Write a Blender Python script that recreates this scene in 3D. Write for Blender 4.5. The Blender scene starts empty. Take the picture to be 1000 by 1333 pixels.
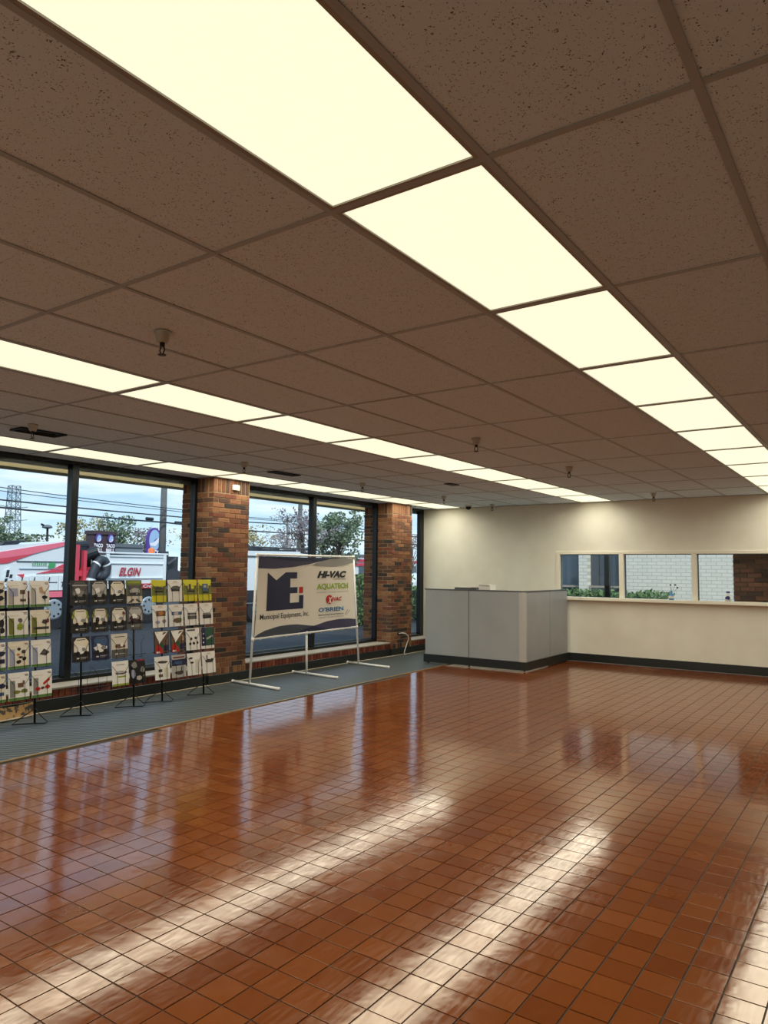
import bpy, math, random
from mathutils import Vector, Matrix

random.seed(11)
sc = bpy.context.scene
COL = sc.collection

# ------------------------------------------------------------------ camera
F_PX, YAW, PITCH, ROLL = 943.45, -0.611275, 0.079478, -0.010347
CAM = Vector((0.977, -1.9186, 1.612))
cyw, syw, cpt, spt = math.cos(YAW), math.sin(YAW), math.cos(PITCH), math.sin(PITCH)
fwd = Vector((syw*cpt, cyw*cpt, spt)); rgt = Vector((cyw, -syw, 0)); dwn = fwd.cross(rgt)
cr, sr = math.cos(ROLL), math.sin(ROLL)
rgt2 = cr*rgt + sr*dwn; dwn2 = -sr*rgt + cr*dwn
cd = bpy.data.cameras.new('camera'); cam = bpy.data.objects.new('camera', cd); COL.objects.link(cam)
cd.sensor_fit = 'HORIZONTAL'; cd.sensor_width = 36.0; cd.lens = F_PX/1000*36.0; cd.clip_end = 1000
M3 = Matrix((rgt2, -dwn2, -fwd)).transposed()
cam.matrix_world = Matrix.Translation(CAM) @ M3.to_4x4()
sc.camera = cam

def in_frame(p, m=40):
    d = Vector(p)-CAM; z = d.dot(fwd)
    if z < .05: return False
    x = 500+F_PX*d.dot(rgt2)/z; y = 666.5+F_PX*d.dot(dwn2)/z
    return -m < x < 1000+m and -m < y < 1333+m

# ------------------------------------------------------------------ exposure, sky, sun
vs = sc.view_settings
vs.view_transform = 'Standard'; vs.look = 'None'; vs.exposure = 0.0; vs.gamma = 1.0; vs.use_curve_mapping = False
PANEL_WATTS = 10.8
PANEL_COLOR = (1.0, 0.965, 0.82)
SKY_STRENGTH = 1.35
SUN_STRENGTH = 3.2

w = bpy.data.worlds.new('sky'); sc.world = w; w.use_nodes = True
nt = w.node_tree; N = nt.nodes; L = nt.links; N.clear()
out = N.new('ShaderNodeOutputWorld'); bg = N.new('ShaderNodeBackground'); bg.inputs[1].default_value = SKY_STRENGTH
tc = N.new('ShaderNodeTexCoord'); sep = N.new('ShaderNodeSeparateXYZ'); L.new(tc.outputs['Generated'], sep.inputs[0])
ramp = N.new('ShaderNodeValToRGB'); L.new(sep.outputs['Z'], ramp.inputs[0])
e = ramp.color_ramp.elements
e[0].position = 0.0; e[0].color = (.60, .78, .90, 1); e[1].position = 1.0; e[1].color = (.16, .34, .68, 1)
n1 = e.new(.14); n1.color = (.34, .55, .83, 1); n2 = e.new(.06); n2.color = (.52, .72, .88, 1)
mp = N.new('ShaderNodeMapping'); mp.inputs['Scale'].default_value = (1.6, 1.6, 14.0); L.new(tc.outputs['Generated'], mp.inputs[0])
nz = N.new('ShaderNodeTexNoise'); nz.inputs['Scale'].default_value = 1.9; nz.inputs['Detail'].default_value = 7; nz.inputs['Roughness'].default_value = .62
L.new(mp.outputs[0], nz.inputs['Vector'])
cr2 = N.new('ShaderNodeValToRGB'); cr2.color_ramp.elements[0].position = .43; cr2.color_ramp.elements[1].position = .64
L.new(nz.outputs['Fac'], cr2.inputs[0])
mx = N.new('ShaderNodeMixRGB'); mx.inputs[2].default_value = (.80, .89, .95, 1)
L.new(cr2.outputs[0], mx.inputs[0]); L.new(ramp.outputs[0], mx.inputs[1]); L.new(mx.outputs[0], bg.inputs[0]); L.new(bg.outputs[0], out.inputs[0])

sd = bpy.data.lights.new('sun', 'SUN'); sd.energy = SUN_STRENGTH; sd.angle = math.radians(12); sd.color = (1, .96, .9)
so = bpy.data.objects.new('sun', sd); COL.objects.link(so); so.location = (30, -30, 40)
so.rotation_euler = Vector((-.58, .40, -.72)).to_track_quat('-Z', 'Y').to_euler()

# ------------------------------------------------------------------ helpers
WO = {}
def lin(c):
    return tuple(((x/255)/12.92 if x/255 <= .04045 else ((x/255+.055)/1.055)**2.4) for x in c)

MATS = {}
def mat(name, rgb=None, rough=.5, metal=0., spec=.5, emit=None, srgb=True):
    if name in MATS: return MATS[name]
    m = bpy.data.materials.new(name); m.use_nodes = True
    b = m.node_tree.nodes['Principled BSDF']
    if rgb is not None:
        c = lin(rgb) if srgb else rgb
        b.inputs['Base Color'].default_value = (*c, 1)
    b.inputs['Roughness'].default_value = rough; b.inputs['Metallic'].default_value = metal
    b.inputs['Specular IOR Level'].default_value = spec
    if emit:
        b.inputs['Emission Color'].default_value = (*emit, 1); b.inputs['Emission Strength'].default_value = 1
    MATS[name] = m; return m

def nodes(m):
    return m.node_tree.nodes, m.node_tree.links, m.node_tree.nodes['Principled BSDF']

def noise_color(m, c1, c2, scale, detail=4, coord='Object', lo=.35, hi=.65, stretch=None):
    n, l, b = nodes(m)
    t = n.new('ShaderNodeTexCoord'); z = n.new('ShaderNodeTexNoise'); r = n.new('ShaderNodeValToRGB')
    z.inputs['Scale'].default_value = scale; z.inputs['Detail'].default_value = detail
    r.color_ramp.elements[0].position = lo; r.color_ramp.elements[1].position = hi
    r.color_ramp.elements[0].color = (*lin(c1), 1); r.color_ramp.elements[1].color = (*lin(c2), 1)
    src = t.outputs[coord]
    if stretch:
        q = n.new('ShaderNodeMapping'); q.inputs['Scale'].default_value = stretch; l.new(src, q.inputs[0]); src = q.outputs[0]
    l.new(src, z.inputs['Vector']); l.new(z.outputs['Fac'], r.inputs[0]); l.new(r.outputs[0], b.inputs['Base Color'])
    return z, r

def add_bump(m, height_socket, strength, dist):
    n, l, b = nodes(m)
    bp = n.new('ShaderNodeBump'); bp.inputs['Strength'].default_value = strength; bp.inputs['Distance'].default_value = dist
    l.new(height_socket, bp.inputs['Height']); l.new(bp.outputs[0], b.inputs['Normal'])

class MB:
    """collects faces of one part, in world coordinates"""
    def __init__(s): s.v = []; s.f = []; s.mi = []
    def add(s, vs_, fs, mi=0):
        k = len(s.v); s.v += [tuple(x) for x in vs_]
        for f in fs: s.f.append(tuple(i+k for i in f)); s.mi.append(mi)
        return s
    def box(s, x0, x1, y0, y1, z0, z1, mi=0):
        v = [(x, y, z) for z in (z0, z1) for y in (y0, y1) for x in (x0, x1)]
        return s.add(v, [(0,2,3,1),(4,5,7,6),(0,1,5,4),(2,6,7,3),(0,4,6,2),(1,3,7,5)], mi)
    def cbox(s, x0, x1, y0, y1, z0, z1, b=.004, mi=0):
        """box with chamfered edges"""
        xs = (x0, x1); ys = (y0, y1); zs = (z0, z1); v = []; ix = {}
        for i in range(2):
            for j in range(2):
                for k in range(2):
                    sx, sy, sz = (1, -1)[i]*b, (1, -1)[j]*b, (1, -1)[k]*b
                    for a, o in enumerate(((0, sy, sz), (sx, 0, sz), (sx, sy, 0))):
                        ix[i, j, k, a] = len(v); v.append((xs[i]+o[0], ys[j]+o[1], zs[k]+o[2]))
        F = []
        for i in range(2):
            q = [ix[i,0,0,0], ix[i,0,1,0], ix[i,1,1,0], ix[i,1,0,0]]; F.append(q if i == 0 else q[::-1])
            q = [ix[0,i,0,1], ix[1,i,0,1], ix[1,i,1,1], ix[0,i,1,1]]; F.append(q if i == 0 else q[::-1])
            q = [ix[0,0,i,2], ix[0,1,i,2], ix[1,1,i,2], ix[1,0,i,2]]; F.append(q if i == 0 else q[::-1])
        for i in range(2):
            for j in range(2):
                p = (i == j)
                q = [ix[i,j,0,0], ix[i,j,0,1], ix[i,j,1,1], ix[i,j,1,0]]; F.append(q if p else q[::-1])
                q = [ix[i,0,j,0], ix[i,1,j,0], ix[i,1,j,2], ix[i,0,j,2]]; F.append(q if p else q[::-1])
                q = [ix[0,i,j,1], ix[1,i,j,1], ix[1,i,j,2], ix[0,i,j,2]]; F.append(q[::-1] if p else q)
        for i in range(2):
            for j in range(2):
                for k in range(2):
                    q = [ix[i,j,k,0], ix[i,j,k,1], ix[i,j,k,2]]
                    F.append(q[::-1] if (i+j+k) % 2 == 0 else q)
        return s.add(v, F, mi)
    def prism(s, poly, axis, a, b, mi=0):
        """polygon extruded along an axis; poly in the two other coordinates in x,y,z order"""
        def P(p, t):
            if axis == 'x': return (t, p[0], p[1])
            if axis == 'y': return (p[0], t, p[1])
            return (p[0], p[1], t)
        n = len(poly); v = [P(p, a) for p in poly]+[P(p, b) for p in poly]
        F = [tuple(range(n))[::-1], tuple(range(n, 2*n))]+[(i, (i+1) % n, n+(i+1) % n, n+i) for i in range(n)]
        return s.add(v, F, mi)
    def cyl(s, p0, p1, r0, r1=None, n=12, mi=0):
        r1 = r0 if r1 is None else r1
        p0 = Vector(p0); p1 = Vector(p1); d = (p1-p0).normalized()
        a = d.orthogonal().normalized(); b = d.cross(a)
        v = [p0+(a*math.cos(t)+b*math.sin(t))*r0 for t in [2*math.pi*i/n for i in range(n)]]
        v += [p1+(a*math.cos(t)+b*math.sin(t))*r1 for t in [2*math.pi*i/n for i in range(n)]]
        return s.add(v, [(i, (i+1) % n, n+(i+1) % n, n+i) for i in range(n)]+[tuple(range(n))[::-1], tuple(range(n, 2*n))], mi)
    def tube(s, pts, r, n=6, mi=0):
        pts = [Vector(p) for p in pts]; v = []; F = []
        up = None
        for k, p in enumerate(pts):
            d = (pts[min(k+1, len(pts)-1)]-pts[max(k-1, 0)]).normalized()
            if up is None: up = d.orthogonal().normalized()
            up = (up-d*up.dot(d)).normalized(); b = d.cross(up)
            rr = r[k] if isinstance(r, (list, tuple)) else r
            v += [p+(up*math.cos(2*math.pi*i/n)+b*math.sin(2*math.pi*i/n))*rr for i in range(n)]
        for k in range(len(pts)-1):
            F += [(k*n+i, k*n+(i+1) % n, (k+1)*n+(i+1) % n, (k+1)*n+i) for i in range(n)]
        F += [tuple(range(n))[::-1], tuple(range((len(pts)-1)*n, len(pts)*n))]
        return s.add(v, F, mi)
    def lathe(s, c, prof, n=16, mi=0):
        """profile (radius, height) turned round the vertical through c"""
        v = []; F = []
        for r, h in prof:
            v += [(c[0]+r*math.cos(2*math.pi*i/n), c[1]+r*math.sin(2*math.pi*i/n), c[2]+h) for i in range(n)]
        for k in range(len(prof)-1):
            F += [(k*n+i, k*n+(i+1) % n, (k+1)*n+(i+1) % n, (k+1)*n+i) for i in range(n)]
        F += [tuple(range(n))[::-1], tuple(range((len(prof)-1)*n, len(prof)*n))]
        return s.add(v, F, mi)
    def mesh(s, name, mats, wo):
        me = bpy.data.meshes.new(name)
        me.from_pydata([(x-wo[0], y-wo[1], z-wo[2]) for x, y, z in s.v], [], s.f)
        for m in (mats if isinstance(mats, (list, tuple)) else [mats]): me.materials.append(m)
        if any(s.mi):
            for p, i in zip(me.polygons, s.mi): p.material_index = i
        me.update(); return me
    def build(s, name, mats, parent=None, wo=None, smooth=False):
        if wo is None:
            if parent is not None: wo = WO[parent]
            else:
                xs, ys, zs = zip(*s.v); wo = Vector(((min(xs)+max(xs))/2, (min(ys)+max(ys))/2, min(zs)))
        wo = Vector(wo)
        me = s.mesh(name, mats, wo)
        if smooth:
            for p in me.polygons: p.use_smooth = True
        return link(name, me, parent, wo)

def link(name, me, parent, wo):
    o = bpy.data.objects.new(name, me); COL.objects.link(o)
    wo = Vector(wo); WO[o] = wo
    if parent is not None: o.parent = parent; o.location = wo-WO[parent]
    else: o.location = wo
    return o
def empty(name, wo): return link(name, None, None, wo)
def tag(o, label=None, cat=None, group=None, kind=None):
    if label: o['label'] = label
    if cat: o['category'] = cat
    if group: o['group'] = group
    if kind: o['kind'] = kind
    return o

def text_geo(body, shear=0., bold=0.):
    cu = bpy.data.curves.new('lettering', 'FONT'); cu.body = body; cu.size = 1; cu.shear = shear; cu.offset = bold; cu.resolution_u = 3
    ob = bpy.data.objects.new('lettering', cu); COL.objects.link(ob)
    dg = bpy.context.evaluated_depsgraph_get(); ev = ob.evaluated_get(dg); me = ev.to_mesh()
    v = [(p.co.x, p.co.y) for p in me.vertices]; f = [tuple(p.vertices) for p in me.polygons]
    ev.to_mesh_clear(); bpy.data.objects.remove(ob); bpy.data.curves.remove(cu)
    x0 = min(p[0] for p in v); x1 = max(p[0] for p in v); y0 = min(p[1] for p in v); y1 = max(p[1] for p in v)
    return [((a-x0)/(x1-x0), (b-y0)/(y1-y0)) for a, b in v], f

ORD = ['first', 'second', 'third', 'fourth', 'fifth', 'sixth', 'seventh', 'eighth', 'ninth', 'tenth', 'eleventh', 'twelfth', 'thirteenth', 'fourteenth']

# ------------------------------------------------------------------ materials of the room
CEIL = 2.874; YF = 11.0; XR = 4.3; YB = -4.88
PX, PY = .150, .1475

m_wall = mat('cream_wall_paint', (224, 215, 190), .6)
z, _ = noise_color(m_wall, (235, 230, 212), (240, 236, 219), 3.)
n_, l_, b_ = nodes(m_wall); z2 = n_.new('ShaderNodeTexNoise'); z2.inputs['Scale'].default_value = 260; add_bump(m_wall, z2.outputs['Fac'], .12, .002)
m_trimwall = mat('cream_gloss_trim', (242, 236, 216), .35)
m_base = mat('black_vinyl_base', (34, 38, 37), .35)

m_ctile = mat('mineral_fibre_tile', (205, 200, 190), .9)
n, l, b = nodes(m_ctile)
t = n.new('ShaderNodeTexCoord'); g = n.new('ShaderNodeNewGeometry')
vo = n.new('ShaderNodeTexVoronoi'); vo.inputs['Scale'].default_value = 110; vo.inputs['Randomness'].default_value = 1
nzz = n.new('ShaderNodeTexNoise'); nzz.inputs['Scale'].default_value = 55; nzz.inputs['Detail'].default_value = 2
wp = n.new('ShaderNodeMixRGB'); wp.inputs[0].default_value = .03
l.new(g.outputs['Position'], nzz.inputs['Vector']); l.new(g.outputs['Position'], wp.inputs[1]); l.new(nzz.outputs['Color'], wp.inputs[2])
l.new(wp.outputs[0], vo.inputs['Vector'])
nb = n.new('ShaderNodeTexNoise'); nb.inputs['Scale'].default_value = 38; nb.inputs['Detail'].default_value = 3; l.new(g.outputs['Position'], nb.inputs['Vector'])
ma = n.new('ShaderNodeMath'); ma.operation = 'MULTIPLY_ADD'; ma.inputs[1].default_value = .55; l.new(nb.outputs['Fac'], ma.inputs[0]); l.new(vo.outputs['Distance'], ma.inputs[2])
rp = n.new('ShaderNodeValToRGB'); rp.color_ramp.elements[0].position = .42; rp.color_ramp.elements[1].position = .52
rp.color_ramp.elements[0].color = (*lin((84, 88, 90)), 1); rp.color_ramp.elements[1].color = (*lin((216, 232, 246)), 1)
l.new(ma.outputs[0], rp.inputs[0]); l.new(rp.outputs[0], b.inputs['Base Color']); add_bump(m_ctile, rp.outputs[0], .5, .003)
m_tee = mat('painted_tee_bar', (164, 172, 176), .45)
m_lightframe = mat('light_frame', (150, 146, 135), .4)
m_lens = mat('acrylic_lens', (240, 238, 225), .35, emit=(.95, .93, .68))
m_plenum = mat('plenum_dark', (40, 38, 36), .9)

m_tile = mat('glazed_quarry_tile', (150, 74, 26), .2)
n, l, b = nodes(m_tile)
g = n.new('ShaderNodeNewGeometry')
mpn = n.new('ShaderNodeMapping'); mpn.inputs['Scale'].default_value = (1/PX, 1/PY, 0); mpn.inputs['Location'].default_value = (.517/PX, -.645/PY, 0)
fl = n.new('ShaderNodeVectorMath'); fl.operation = 'FLOOR'; l.new(g.outputs['Position'], mpn.inputs[0]); l.new(mpn.outputs[0], fl.inputs[0])
wn = n.new('ShaderNodeTexWhiteNoise'); wn.noise_dimensions = '2D'; l.new(fl.outputs[0], wn.inputs['Vector'])
rp = n.new('ShaderNodeValToRGB'); rp.color_ramp.elements[0].color = (*lin((108, 51, 14)), 1); rp.color_ramp.elements[1].color = (*lin((126, 67, 26)), 1)
l.new(wn.outputs['Value'], rp.inputs[0])
nz1 = n.new('ShaderNodeTexNoise'); nz1.inputs['Scale'].default_value = 16; nz1.inputs['Detail'].default_value = 2; l.new(g.outputs['Position'], nz1.inputs['Vector'])
mxx = n.new('ShaderNodeMixRGB'); mxx.blend_type = 'OVERLAY'; mxx.inputs[0].default_value = .07; l.new(rp.outputs[0], mxx.inputs[1]); l.new(nz1.outputs['Fac'], mxx.inputs[2])
l.new(mxx.outputs[0], b.inputs['Base Color'])
ms = n.new('ShaderNodeMapping'); ms.inputs['Scale'].default_value = (60, 9, 1); l.new(g.outputs['Position'], ms.inputs[0])
nz3 = n.new('ShaderNodeTexNoise'); nz3.inputs['Scale'].default_value = 1; nz3.inputs['Detail'].default_value = 6; l.new(ms.outputs[0], nz3.inputs['Vector'])
mr = n.new('ShaderNodeMapRange'); mr.inputs[1].default_value = .3; mr.inputs[2].default_value = .75; mr.inputs[3].default_value = .07; mr.inputs[4].default_value = .17
l.new(nz3.outputs['Fac'], mr.inputs[0]); l.new(mr.outputs[0], b.inputs['Roughness'])
nz4 = n.new('ShaderNodeTexNoise'); nz4.inputs['Scale'].default_value = 9; nz4.inputs['Detail'].default_value = 2; l.new(g.outputs['Position'], nz4.inputs['Vector'])
add_bump(m_tile, nz4.outputs['Fac'], .05, .015)
b.inputs['IOR'].default_value = 1.72; b.inputs['Specular Tint'].default_value = (1, .82, .56, 1)
m_grout = mat('dark_grout', (52, 40, 26), .6)

m_mat = mat('ribbed_rubber_mat', (88, 98, 102), .5, spec=.35)
n, l, b = nodes(m_mat)
g = n.new('ShaderNodeNewGeometry'); mpn = n.new('ShaderNodeMapping'); mpn.inputs['Rotation'].default_value = (0, 0, math.radians(38)); l.new(g.outputs['Position'], mpn.inputs[0])
wv = n.new('ShaderNodeTexWave'); wv.inputs['Scale'].default_value = 4.; wv.inputs['Distortion'].default_value = 0; l.new(mpn.outputs[0], wv.inputs['Vector'])
rp = n.new('ShaderNodeValToRGB'); rp.color_ramp.elements[0].color = (*lin((30, 34, 36)), 1); rp.color_ramp.elements[1].color = (*lin((96, 104, 104)), 1)
l.new(wv.outputs['Fac'], rp.inputs[0]); l.new(rp.outputs[0], b.inputs['Base Color']); add_bump(m_mat, wv.outputs['Fac'], .5, .006)
m_matedge = mat('tan_metal_edging', (150, 128, 92), .4)

def brick_mat(name, cols, rough=.85):
    m = mat(name, cols[0], rough); n, l, b = nodes(m)
    oi = n.new('ShaderNodeObjectInfo'); rp = n.new('ShaderNodeValToRGB'); rp.color_ramp.interpolation = 'CONSTANT'
    el = rp.color_ramp.elements; el[0].color = (*lin(cols[0]), 1); el[1].position = 1/len(cols); el[1].color = (*lin(cols[1]), 1)
    for i, c in enumerate(cols[2:]): q = el.new((i+2)/len(cols)); q.color = (*lin(c), 1)
    l.new(oi.outputs['Random'], rp.inputs[0])
    g = n.new('ShaderNodeNewGeometry'); z = n.new('ShaderNodeTexNoise'); z.inputs['Scale'].default_value = 35; z.inputs['Detail'].default_value = 5; l.new(g.outputs['Position'], z.inputs['Vector'])
    mx = n.new('ShaderNodeMixRGB'); mx.blend_type = 'OVERLAY'; mx.inputs[0].default_value = .6; l.new(rp.outputs[0], mx.inputs[1]); l.new(z.outputs['Fac'], mx.inputs[2])
    l.new(mx.outputs[0], b.inputs['Base Color']); add_bump(m, z.outputs['Fac'], .6, .004)
    return m
m_brick = brick_mat('brown_brick', [(138, 92, 62), (112, 68, 46), (84, 58, 44), (144, 100, 66), (54, 44, 40), (116, 64, 46), (96, 64, 46), (128, 82, 54)])
m_soldier = brick_mat('rowlock_brick', [(128, 62, 44), (112, 50, 38), (140, 76, 50), (100, 48, 36)])
m_dbrick = brick_mat('dark_brick', [(112, 70, 52), (88, 54, 42), (126, 80, 58), (72, 48, 40)])
m_mortar = mat('mortar', (168, 146, 112), .9)
m_mortar2 = mat('dark_mortar', (104, 88, 70), .9)
m_stone = mat('limestone_sill', (166, 156, 140), .6)
m_alu = mat('black_anodised_frame', (24, 28, 30), .35, .3)
m_alug = mat('grey_outer_head', (92, 104, 110), .5)
m_white = mat('white_plastic', (235, 232, 222), .35)
m_black = mat('black_metal', (22, 22, 23), .4, .4)
m_grey = mat('grey_metal', (140, 142, 140), .35, .6)

m_glass = bpy.data.materials.new('window_glass'); m_glass.use_nodes = True
n = m_glass.node_tree.nodes; l = m_glass.node_tree.links; n.clear()
o_ = n.new('ShaderNodeOutputMaterial'); mi_ = n.new('ShaderNodeMixShader'); tr = n.new('ShaderNodeBsdfTransparent'); gl = n.new('ShaderNodeBsdfGlossy'); fr = n.new('ShaderNodeFresnel')
tr.inputs[0].default_value = (.94, .97, .97, 1); gl.inputs['Roughness'].default_value = .02; gb = n.new('ShaderNodeNewGeometry'); ir = n.new('ShaderNodeMapRange'); ir.inputs[3].default_value = 1.3; ir.inputs[4].default_value = 1/1.3
l.new(gb.outputs['Backfacing'], ir.inputs[0]); l.new(ir.outputs[0], fr.inputs[0])
l.new(fr.outputs[0], mi_.inputs[0]); l.new(tr.outputs[0], mi_.inputs[1]); l.new(gl.outputs[0], mi_.inputs[2]); l.new(mi_.outputs[0], o_.inputs[0])

# ------------------------------------------------------------------ floor
fb = MB().box(-6.76, XR, YB, YF, -.12, -.0035)
floor = fb.build('floor', m_grout, wo=(0, 0, 0)); tag(floor, 'glossy orange-brown square tile floor with dark grout', 'floor', kind='structure')
def mat_edge(y): return -5.085-(y-1.0)*.0325
def tile_mb(cx, cy, tz=0., ax=0., ay=0., b=None):
    b = b or MB(); hx = PX/2-.0032; hy = PY/2-.0032; ch = .0004
    def Z(x, y): return tz+ax*(x-cx)+ay*(y-cy)
    v = []
    for h, d in ((hx, 0), (hx-ch, 0)):
        hyy = hy if h == hx else hy-ch
        for sx, sy in ((-1, -1), (1, -1), (1, 1), (-1, 1)):
            x = cx+sx*h; y = cy+sy*hyy
            v.append((x, y, Z(x, y)+(0 if h != hx else -.0004)))
    v += [(cx+sx*hx, cy+sy*hy, -.006) for sx, sy in ((-1, -1), (1, -1), (1, 1), (-1, 1))]
    F = [(4, 5, 6, 7)]+[(i, (i+1) % 4, 4+(i+1) % 4, 4+i) for i in range(4)]+[(8+i, 8+(i+1) % 4, (i+1) % 4, i) for i in range(4)]
    b.add(v, F); return b
cells = []
i0 = int((-5.6+.517)/PX)-1; i1 = int((XR+.517)/PX)+1; j0 = int((YB-.645)/PY)-1; j1 = int((YF-.645)/PY)+1
for i in range(i0, i1):
    for j in range(j0, j1):
        cx = -.517+(i+.5)*PX; cy = .645+(j+.5)*PY
        if cx-PX/2 < mat_edge(cy)-.02 or cx+PX/2 > XR or cy-PY/2 < YB or cy+PY/2 > YF: continue
        cells.append((cx, cy))
cells.sort(key=lambda c: (0 if in_frame((c[0], c[1], 0), 10) else 1, (Vector((c[0], c[1], 0))-CAM).length))
tile_mesh = tile_mb(0, 0).mesh('tile', m_tile, (0, 0, 0))
rest = MB()
for k, (cx, cy) in enumerate(cells):
    ax = random.gauss(0, .0010); ay = random.gauss(0, .0010); tz = random.uniform(-.0006, .0006)
    if k < 300:
        o = link('tile', tile_mesh, floor, (cx, cy, tz)); o.rotation_euler = (ay, -ax, 0)
    else: tile_mb(cx, cy, tz, ax, ay, rest)
tag(rest.build('tile_field', m_tile, floor), kind='stuff')

pm = [(-6.75, YB), (mat_edge(YB), YB), (mat_edge(YF), YF), (-6.75, YF)]
mt = empty('rubber_mat', (-5.9, 3, 0)); tag(mt, 'dark grey ribbed rubber runner along the window wall', 'floor mat')
MB().prism(pm, 'z', .0, .007).build('runner', m_mat, mt)
MB().prism([(mat_edge(YB)-.004, YB), (mat_edge(YB)+.018, YB), (mat_edge(YF)+.018, YF), (mat_edge(YF)-.004, YF)], 'z', .0, .010).build('edging', m_matedge, mt)

# ------------------------------------------------------------------ ceiling
U_, V_ = .6096, 1.2192
ceil = MB().box(-7.06, XR, YB, YF, CEIL+.09, CEIL+.12).build('ceiling', m_plenum, wo=(0, 0, CEIL)); tag(ceil, 'suspended ceiling of speckled tiles in a tee grid', 'ceiling', kind='structure')
tb = MB().box(-U_/2+.006, U_/2-.006, -V_/2+.006, V_/2-.006, .004, .02)
ct_mesh = tb.mesh('ceiling_tile', m_ctile, (0, 0, 0))
LIGHT_COLS = {-1: 0, -6: 1, -11: 2}
for i in range(-12, 8):
    for j in range(-4, 9):
        if i in LIGHT_COLS: continue
        x0, x1 = i*U_, (i+1)*U_; y0, y1 = j*V_, (j+1)*V_
        if x0 < -7.05 or x1 > XR:
            x0 = max(x0, -7.055); x1 = min(x1, XR)
            if x1-x0 < .05: continue
            MB().box(x0+.004, x1-.006, y0+.006, y1-.006, CEIL+.004, CEIL+.02).build('ceiling_tile', m_ctile, ceil, wo=((x0+x1)/2, (y0+y1)/2, CEIL))
        else: link('ceiling_tile', ct_mesh, ceil, ((x0+x1)/2, (y0+y1)/2, CEIL))
def tee(along, pos, a, b_):
    q = MB()
    if along == 'y': q.box(pos-.0125, pos+.0125, a, b_, CEIL-.001, CEIL+.003); q.box(pos-.002, pos+.002, a, b_, CEIL+.003, CEIL+.04)
    else: q.box(a, b_, pos-.0125, pos+.0125, CEIL-.0005, CEIL+.0035); q.box(a, b_, pos-.002, pos+.002, CEIL+.0035, CEIL+.04)
    q.build('main_runner' if along == 'y' else 'cross_tee', m_tee, ceil)
for i in range(-11, 8): tee('y', i*U_, YB, YF)
for j in range(-3, 9): tee('x', j*V_, -7.055, XR)
MB().box(-7.055, XR, YF-.022, YF, CEIL-.001, CEIL+.003).build('wall_angle', m_tee, ceil)

# lights ------------------------------------------------------------
rowname = {-1: 'wide light row nearest the camera', -6: 'middle light row', -11: 'light row beside the windows'}
fr_ = MB()
hx, hy = U_/2-.012, V_/2-.012; lx, ly = .276, .583
for a in ((-hx, -lx, -hy, hy), (lx, hx, -hy, hy), (-lx, lx, -hy, -ly), (-lx, lx, ly, hy)): fr_.box(*a, .0, .012)
fr_.box(-hx, hx, -hy, hy, .06, .065)
for a in ((-hx, -hx+.004, -hy, hy), (hx-.004, hx, -hy, hy), (-hx, hx, -hy, -hy+.004), (-hx, hx, hy-.004, hy)): fr_.box(*a, .012, .06)
fr_mesh = fr_.mesh('frame', m_lightframe, (0, 0, 0))
ln_mesh = MB().box(-lx, lx, -ly, ly, .006, .010).mesh('lens', m_lens, (0, 0, 0))
ld = bpy.data.lights.new('tube_glow', 'AREA'); ld.shape = 'RECTANGLE'; ld.size = 2*lx-.01; ld.size_y = 2*ly-.01; ld.energy = PANEL_WATTS; ld.color = PANEL_COLOR; ld.spread = math.radians(165)
for col in (-1, -6, -11):
    for j in range(-4, 9):
        k = 8-j
        r = empty('ceiling_light', ((col+.5)*U_, (j+.5)*V_, CEIL))
        tag(r, ORD[k]+' glowing panel from the far wall in the '+rowname[col], 'light', 'lit panels in the ceiling rows')
        link('frame', fr_mesh, r, WO[r]); link('lens', ln_mesh, r, WO[r])
        lo = link('tube_glow', ld, r, WO[r]+Vector((0, -.12 if j == 8 else 0, .003)))
        if j == 8: lo.scale = (1, .78, 1)

# ------------------------------------------------------------------ walls
fw = MB()
WX0, WX1, WZ0, WZ1 = -4.15, -.50, 1.10, 1.985
fw.box(-7.10, WX0, YF, YF+.16, 0, CEIL+.1); fw.box(WX1, XR, YF, YF+.16, 0, CEIL+.1)
fw.box(WX0, WX1, YF, YF+.16, 0, WZ0); fw.box(WX0, WX1, YF, YF+.16, WZ1, CEIL+.1)
tag(fw.build('wall_far', m_wall, wo=(0, YF, 0)), 'cream painted wall at the far end with a long window', 'wall', kind='structure')
tag(MB().box(XR, XR+.15, YB-.15, YF+.16, -.1, CEIL+.1).build('wall_right', m_wall), 'cream wall right of the camera', 'wall', kind='structure')
tag(MB().box(-7.3, XR+.15, YB-.15, YB, -.1, CEIL+.1).build('wall_back', m_wall), 'cream wall behind the camera', 'wall', kind='structure')
tag(MB().box(-7.3, XR+.3, YB-.3, YF+.3, CEIL+.13, CEIL+.5).build('roof', m_plenum), 'flat roof over the showroom', 'roof', kind='structure')
tag(MB().cbox(-6.9, XR, YF-.012, YF, .007, .145, .004).build('baseboard_far', m_base), 'black vinyl base along the far wall', 'baseboard', kind='structure')

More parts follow.
